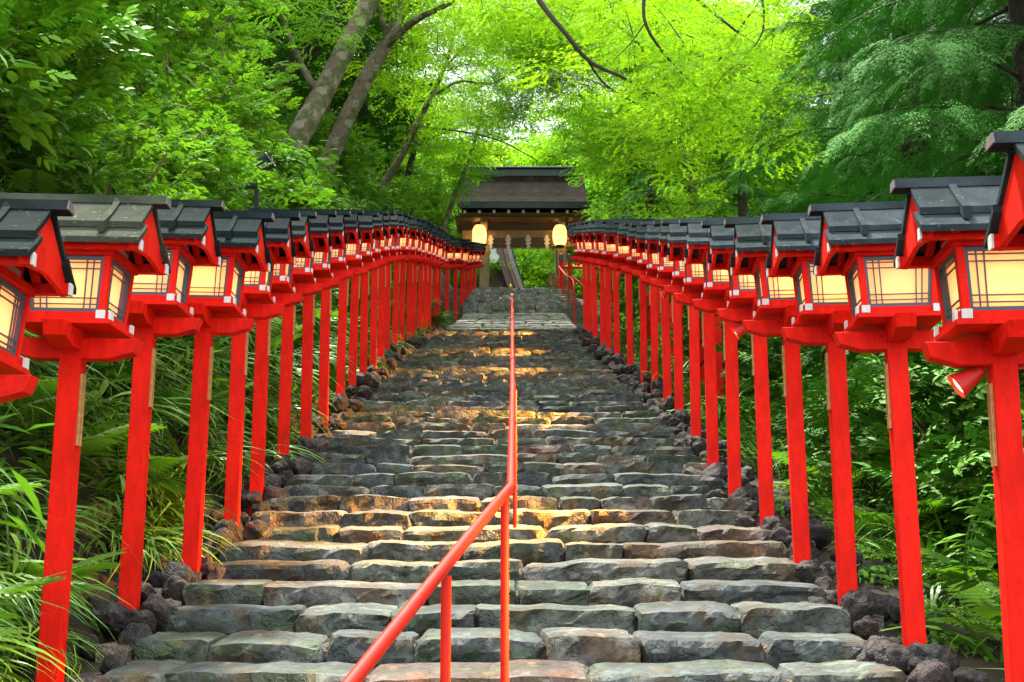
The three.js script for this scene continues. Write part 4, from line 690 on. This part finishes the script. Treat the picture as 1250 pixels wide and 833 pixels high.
function conifer(i, x, z, h, reach, low, dens, label) {
  const y = T(x, z), r = rng(400 + i), t = thing('conifer_tree', label, 'conifer', [x, y, z], 'conifers'); const wood = [], items = [];
  part('trunk', sweep([[0, -0.4, 0], [0.05, h * 0.35, 0], [-0.05, h * 0.7, 0.05], [0, h, 0]], [0.2, 0.16, 0.1, 0.02], 10, 24, 0.08, i), M.barkDark, t);
  const n = Math.round(h * dens);
  for (let k = 0; k < n; k++) {
    const f = lerp(low, 0.98, (k + r()) / n), a = k * 2.399 + r() * 0.6, len = reach * Math.pow(1 - f, 0.55) * lerp(0.7, 1.15, r()) + 0.3, inner = Math.max(0, len - 1.9) * r(), s = clamp((len - inner) / 1.6, 0.5, 1.35), pitch = 0.15 - 0.35 * r();
    const m = mat4(V(Math.cos(a) * inner, f * h + 0.1 * inner, -Math.sin(a) * inner), a, pitch, (r() - 0.5) * 0.5, s);
    items.push([m, lerp(0.8, 1.2, r()), 0.1 * (r() - 0.5)]); wood.push(boughWood.clone().applyMatrix4(m)); if (inner > 0.3) wood.push(sweep([[0, f * h, 0], [Math.cos(a) * inner, f * h + 0.1 * inner, -Math.sin(a) * inner]], [0.03, 0.02], 5, 2));
  }
  const b = part('boughs', merge(wood), M.barkDark, t); b.userData.kind = 'stuff';
  instances('foliage', boughs, L.conifer, items, t);
}
conifer(0, 4.7, -10.5, 9, 2.6, 0.04, 9, 'feathery conifer with drooping boughs over the lantern roofs');
conifer(1, 5.0, -14.6, 10, 2.2, 0.04, 8, 'dark conifer with a bare bent stem behind the lantern roofs');
conifer(2, 5.7, -19.5, 8.5, 2.2, 0.05, 8, 'conifer beside the yellow green maple');
conifer(3, 6.6, -13, 12, 3.2, 0.04, 7, 'tall conifer standing behind the feathery one');
conifer(4, 7.4, -20.5, 12, 3.2, 0.04, 7, 'tall dark conifer deep in the wood');
conifer(5, 4.9, -24.5, 4.5, 1.6, 0.05, 8, 'short conifer below the bright maple near the gate');
conifer(6, 9, -26, 13, 3.2, 0.04, 6, 'tall conifer at the back of the wood');
conifer(7, 4.6, -6.9, 6, 2.0, 0.03, 9, 'young conifer close behind the lantern posts');
conifer(8, 9.4, -17, 14, 3.6, 0.03, 6, 'far tall conifer down the slope');
conifer(9, 3.6, -29.5, 4.2, 1.6, 0.03, 9, 'small conifer beside the gate lantern');
conifer(10, 6.4, -8.8, 9, 2.6, 0.03, 7, 'conifer hidden in the shade behind the young one');
conifer(11, 9.5, -11, 12, 3.2, 0.03, 6, 'conifer at the dark edge of the wood');

// trees round and behind the gate
const back = [[-6.5, -48, 9, 3.2, 0], [5.2, -46, 9, 3, 1], [9, -40, 11, 3.6, 0], [8, -50, 12, 4, 1], [-9.5, -56, 12, 4, 0], [3.2, -58, 9, 3.6, 2], [-1.5, -60, 9, 3.6, 2], [0.8, -63, 10, 4, 2], [7, -62, 13, 4.4, 0], [-6, -64, 13, 4.4, 1], [5.4, -33, 9, 2.6, 1], [11.5, -31, 12, 3.4, 0], [-12, -44, 13, 4, 0], [13, -46, 14, 4.5, 0], [-14, -64, 15, 5, 1], [14, -64, 15, 5, 1], [0, -72, 14, 5, 1], [-3.5, -52, 12, 3.2, 3], [3.6, -52.5, 12.5, 3.2, 3], [0.2, -70, 14, 3.6, 3], [-6.2, -44, 12, 3, 3], [6.6, -38, 11, 2.8, 3], [-8.4, -38, 11, 3, 3], [9.4, -56, 15, 4, 3]];
back.forEach(([x, z, h, R, kind], i) => { const y = T(x, z), k = rng(500 + i); tree({ seed: 520 + i, name: 'woodland_tree', label: ['deep green broadleaf tree in the wood beyond the gate', 'fresh green broadleaf tree in the wood round the gate', 'blue green low tree seen through the gate opening', 'tall sunlit yellow green maple rising behind the gate roof'][kind], group: ['deep green', 'fresh green', 'blue green', 'sunlit maple'][kind] + ' trees by the gate', trunk: [[x, y - 0.3, z], [x + 0.2, y + h * 0.35, z], [x + 0.5 * k(), y + h * 0.65, z], [x + 0.4, y + h * 0.92, z]], radii: [0.24, 0.18, 0.12, 0.04], bark: M.barkDark, sides: 8,
  crown: [{ c: [x, y + h * 0.72, z], r: [R, h * 0.28, R], n: kind == 3 ? 150 : 60, gap: kind == 3 ? -0.7 : -0.25, hollow: 0.2 }, { c: [x, y + h * 0.4, z + 0.8], r: [R * 1.05, h * 0.26, R], n: kind == 3 ? 110 : 60, gap: kind == 3 ? -0.7 : -0.25, hollow: 0.2 }, { c: [x, y + h * 0.15, z + 1], r: [R, h * 0.15, R * 0.9], n: 40 }], geos: F.far, leaf: [L.broad, L.far, L.far, L.maple][kind], per: 7, clumpR: 0.7, size: 1.2, twigShare: 0.3 }); });

// ---------------------------------------------------------------- ground cover
function blade(len, wid, arch, seed) { // grass blade: rises then bends over along +x
  const out = [], N = 7, r = rng(seed), tw = (r() - 0.5) * 0.8; const P = (i, s) => { const t = i / N, w = wid * Math.sin(Math.PI * Math.min(1, 0.12 + t * 0.95)) * (1 - t * t * 0.4) * 0.5, a = arch * t * t; return [len * (t * 0.55 + 0.45 * Math.sin(Math.min(1.57, a)) * t), len * (t * 0.85 - arch * 0.42 * t * t * t), s * w + 0 * tw]; };
  for (let i = 0; i < N; i++) { const a = P(i, -1), b = P(i, 1), c = P(i + 1, 1), d = P(i + 1, -1); out.push(...a, ...b, ...c, ...a, ...c, ...d); }
  return tri(out);
}
function tuft(seed, n, len, wid) { const r = rng(seed), gs = []; for (let k = 0; k < n; k++) gs.push(blade(len * lerp(0.6, 1.15, r()), wid * lerp(0.7, 1.2, r()), lerp(0.7, 1.9, r()), seed + k).rotateX((r() - 0.5) * 1.0).rotateY((r() - 0.5) * 2.2).translate(0.04 * (r() - 0.5), 0, 0.06 * (r() - 0.5))); return merge(gs); }
const tufts = [1, 2, 3].map((s) => tuft(40 + s, 9, 0.52, 0.024)), sasaTuft = [1, 2].map((s) => { const r = rng(60 + s), gs = []; for (let k = 0; k < 7; k++) gs.push(place(ovalLeaf(lerp(0.14, 0.22, r()), 0.03, 0.15, 0.35), (r() - 0.5), r() * 6.28, lerp(-0.3, 0.5, r()), 0.04 * (r() - 0.5), 0.1 + 0.06 * k, 0.04 * (r() - 0.5))); return merge(gs); });
const patch = (geos, n, dx, dz) => [1, 2, 3].map((sd) => { const r = rng(sd * 7 + n), list = []; for (let k = 0; k < n; k++) list.push([geos[k % geos.length], mat4(V((r() - 0.5) * 2 * dx, 0, (r() - 0.5) * 2 * dz), n > 1 ? (r() - 0.5) * (dx > 0.1 ? 6.28 : 1.2) : 0, 0, 0, lerp(0.8, 1.2, r())), tintOf(r, 0.2)]); return joined(list); });
{ // long grass hanging down the bank
  const r = rng(701), items = [], dry = [], leafy = [];
  for (let k = 0; k < 1700; k++) {
    const d = 3.6 + 25 * Math.pow(r(), 1.35), u = 0.05 + 1.9 * r(), x = pathL(d) - 0.42 - u, z = -d; if (noise3(x * 0.8, 2, z * 0.8) < -0.45) continue;
    const y = T(x, z) - 0.02, yaw = (r() - 0.5) * 1.8, m = mat4(V(x, y, z), yaw, -0.55 + (r() - 0.5) * 0.5, (r() - 0.5) * 0.6, lerp(0.6, 1.3, r()));
    (r() < 0.03 ? dry : items).push([m, lerp(0.6, 1.3, r()), 0.25 * (r() - 0.5)]);
  }
  for (let k = 0; k < 1300; k++) { const d = 3.6 + 26 * Math.pow(r(), 1.3), u = 0.1 + 3.2 * r(), x = pathL(d) - 0.42 - u, z = -d; if (noise3(x * 0.6, 7, z * 0.6) < -0.1) continue; leafy.push([mat4(V(x, T(x, z) - 0.05, z), r() * 6.28, -0.3 * r(), (r() - 0.5) * 0.7, lerp(0.6, 1.3, r())), lerp(0.6, 1.3, r()), 0.25 * (r() - 0.5)]); }
  instances('bank_grass', patch(tufts, 5, 0.03, 0.22), L.sasa, items, scene, { label: 'long arching grass covering the bank behind the lantern posts', category: 'grass' });
  instances('dry_grass', patch([tufts[0]], 1, 0, 0), L.dry, dry, scene, { label: 'withered straw coloured blades among the bank grass', category: 'grass' });
  instances('dwarf_bamboo', patch(sasaTuft, 5, 0.2, 0.2), L.broad, leafy, scene, { label: 'dwarf bamboo leaves covering the upper bank', category: 'ground cover' });
  const wood = [];
  for (let k = 0; k < 1500; k++) { const d = 68 + 44 * r(), x = (r() * 2 - 1) * 48; wood.push([mat4(V(x, T(x, -d) + 4.5 * r(), -d), r() * 6.28, 0.35, (r() - 0.5) * 0.6, lerp(2, 3.6, r())), lerp(0.7, 1.2, r()), 0.2 * (r() - 0.5)]); }
  instances('distant_wood', patch(F.far, 9, 0.6, 0.6), L.far, wood, scene, { label: 'soft green mass of the wooded hill far behind the gate', category: 'wood' });
  const under = [], low = [];
  for (let k = 0; k < 2300; k++) { const side = r() < 0.5 ? -1 : 1, d = 4.5 + 56 * Math.pow(r(), 1.2), u = (side < 0 ? 1.4 : 1.1) + 16 * r() * r(), x = side < 0 ? pathL(d) - 0.4 - u : pathR(d) + 0.6 + u; if (d > 39 && x > -3.2 && x < 5.5) continue; under.push([mat4(V(x, T(x, -d) + 0.1, -d), r() * 6.28, 0, (r() - 0.5) * 0.6, lerp(0.7, 1.7, r())), lerp(0.6, 1.25, r()), 0.2 * (r() - 0.5)]); }
  instances('undergrowth', patch(F.broad, 5, 0.5, 0.5), L.broad, under, scene, { label: 'leafy undergrowth on the shaded forest floor', category: 'ground cover' });
  for (let k = 0; k < 260; k++) { const d = 4 + 22 * Math.pow(r(), 1.2), x = pathR(d) + 0.5 + 1.5 * r(); low.push([mat4(V(x, T(x, -d), -d), r() * 6.28, 0.1, (r() - 0.5) * 0.5, lerp(0.5, 1.2, r())), lerp(0.6, 1.3, r()), 0.2 * (r() - 0.5)]); }
  const creep = []; for (let k = 0; k < 420; k++) { const d = 4.6 + 17 * Math.pow(r(), 1.2), x = pathR(d) + 0.32 + 1.3 * r(); creep.push([mat4(V(x, T(x, -d) + 0.02, -d), r() * 6.28, 0, (r() - 0.5) * 0.3, lerp(0.35, 0.6, r())), lerp(0.7, 1.2, r()), 0.2 * (r() - 0.5)]); }
  instances('creeping_plant', patch(F.broad, 4, 0.3, 0.3), L.broad, creep, scene, { label: 'low creeping leaves on the earth behind the conifer side rocks', category: 'ground cover' });
  instances('shade_grass', patch(tufts, 3, 0.15, 0.15), L.sasa, low, scene, { label: 'loose green grass growing behind the conifer side posts', category: 'grass' });
}
// ferns: one frond shape, several to a plant
function frond(seed, L0) { const r = rng(seed), gs = []; const N = 19; for (let k = 0; k < N; k++) { const t = (k + 1) / N, x = L0 * t * 0.92, y = 0.5 * L0 * t - 0.55 * L0 * t * t, pl = L0 * 0.3 * Math.sin(Math.PI * Math.pow(1 - t, 0.75)) * 0.9 + 0.012; for (const s of [-1, 1]) gs.push(place(ovalLeaf(pl, pl * 0.13 + 0.006, 0.1, 0.2), s * 0.2, -s * 1.2 + (r() - 0.5) * 0.1, -0.1, x, y, 0)); } gs.push(sweep([[0, 0, 0], [L0 * 0.46, L0 * 0.1125, 0], [L0 * 0.95, -0.03 * L0, 0]], [0.005, 0.004, 0.002], 4, 6)); return merge(gs); }
const fr = [frond(1, 0.66), frond(2, 0.52)];
[[-2.35, -5.0], [-2.3, -5.9], [-2.55, -6.8], [-2.4, -7.6], [-2.6, -8.6], [-2.5, -10.2], [-2.6, -11.6], [-2.9, -6.6], [-3.4, -5.2], [-3.3, -8.2], [-2.65, -13.2], [-2.6, -15.4], [-2.55, -5.3], [-2.75, -4.8], [-3.1, -5.9], [-2.7, -6.3], [-3.2, -6.9], [-2.9, -7.7], [-3.1, -4.7], [-2.4, -4.5], [-2.5, -9.2], [-3.0, -10.8], [2.55, -6.2], [2.8, -7.2], [2.6, -8.4], [3.0, -5.4], [2.7, -10], [2.9, -12.5], [2.6, -15]].forEach(([x, z], i) => {
  const r = rng(800 + i), side = x < 0, t = thing('fern', side ? 'feathery green fern on the grassy bank behind the posts' : 'green fern in the shade behind the conifer side posts', 'fern', [x, T(x, z), z], side ? 'ferns on the bank' : 'ferns in the shade');
  for (let k = 0; k < 8; k++) { const m = part('frond', fr[k % 2], L.fern, t); m.rotation.set(0, k * 0.785 + r() * 0.5, 0.35 + 0.35 * r(), 'YXZ'); m.scale.setScalar(lerp(0.8, 1.3, r())); }
});
// broad-leaved plants by the near posts
[[2.55, -5.6], [2.75, -5.1], [2.5, -6.9], [2.9, -6.4], [-2.15, -19.4], [-2.1, -21.2], [-1.95, -24.4]].forEach(([x, z], i) => {
  const r = rng(900 + i), left = x < 0, t = thing('leafy_plant', left ? 'bright green leafy sprout poking between the far lantern posts' : 'broad leaved green herb at the foot of the near posts', 'plant', [x, left ? G(-z) - 0.1 : T(x, z), z], left ? 'sprouts between the posts' : 'broad leaved herbs');
  for (let k = 0; k < 4; k++) { const a = r() * 6.28, h = lerp(0.4, 0.8, r()) * (left ? 1.6 : 1), tip = [Math.cos(a) * 0.25, h, Math.sin(a) * 0.25]; part('stem', sweep([[0, -0.05, 0], [tip[0] * 0.3, h * 0.6, tip[2] * 0.3], tip], [0.006, 0.005, 0.003], 5, 6), L.fern, t); for (let q = 0; q < 6; q++) { const m = part('leaf', F.leafBig ??= ovalLeaf(0.2, 0.085, 0.18, 0.25), L.fern, t), f = 0.45 + 0.1 * q; m.position.set(tip[0] * f * f, h * Math.min(1, f + 0.05), tip[2] * f * f); m.rotation.set((r() - 0.5) * 0.5, q * 2.2 + r(), 0.2 * (r() - 0.3), 'YXZ'); m.scale.setScalar(lerp(0.6, 1.05, r())); } }
});
renderer.render(scene, camera);
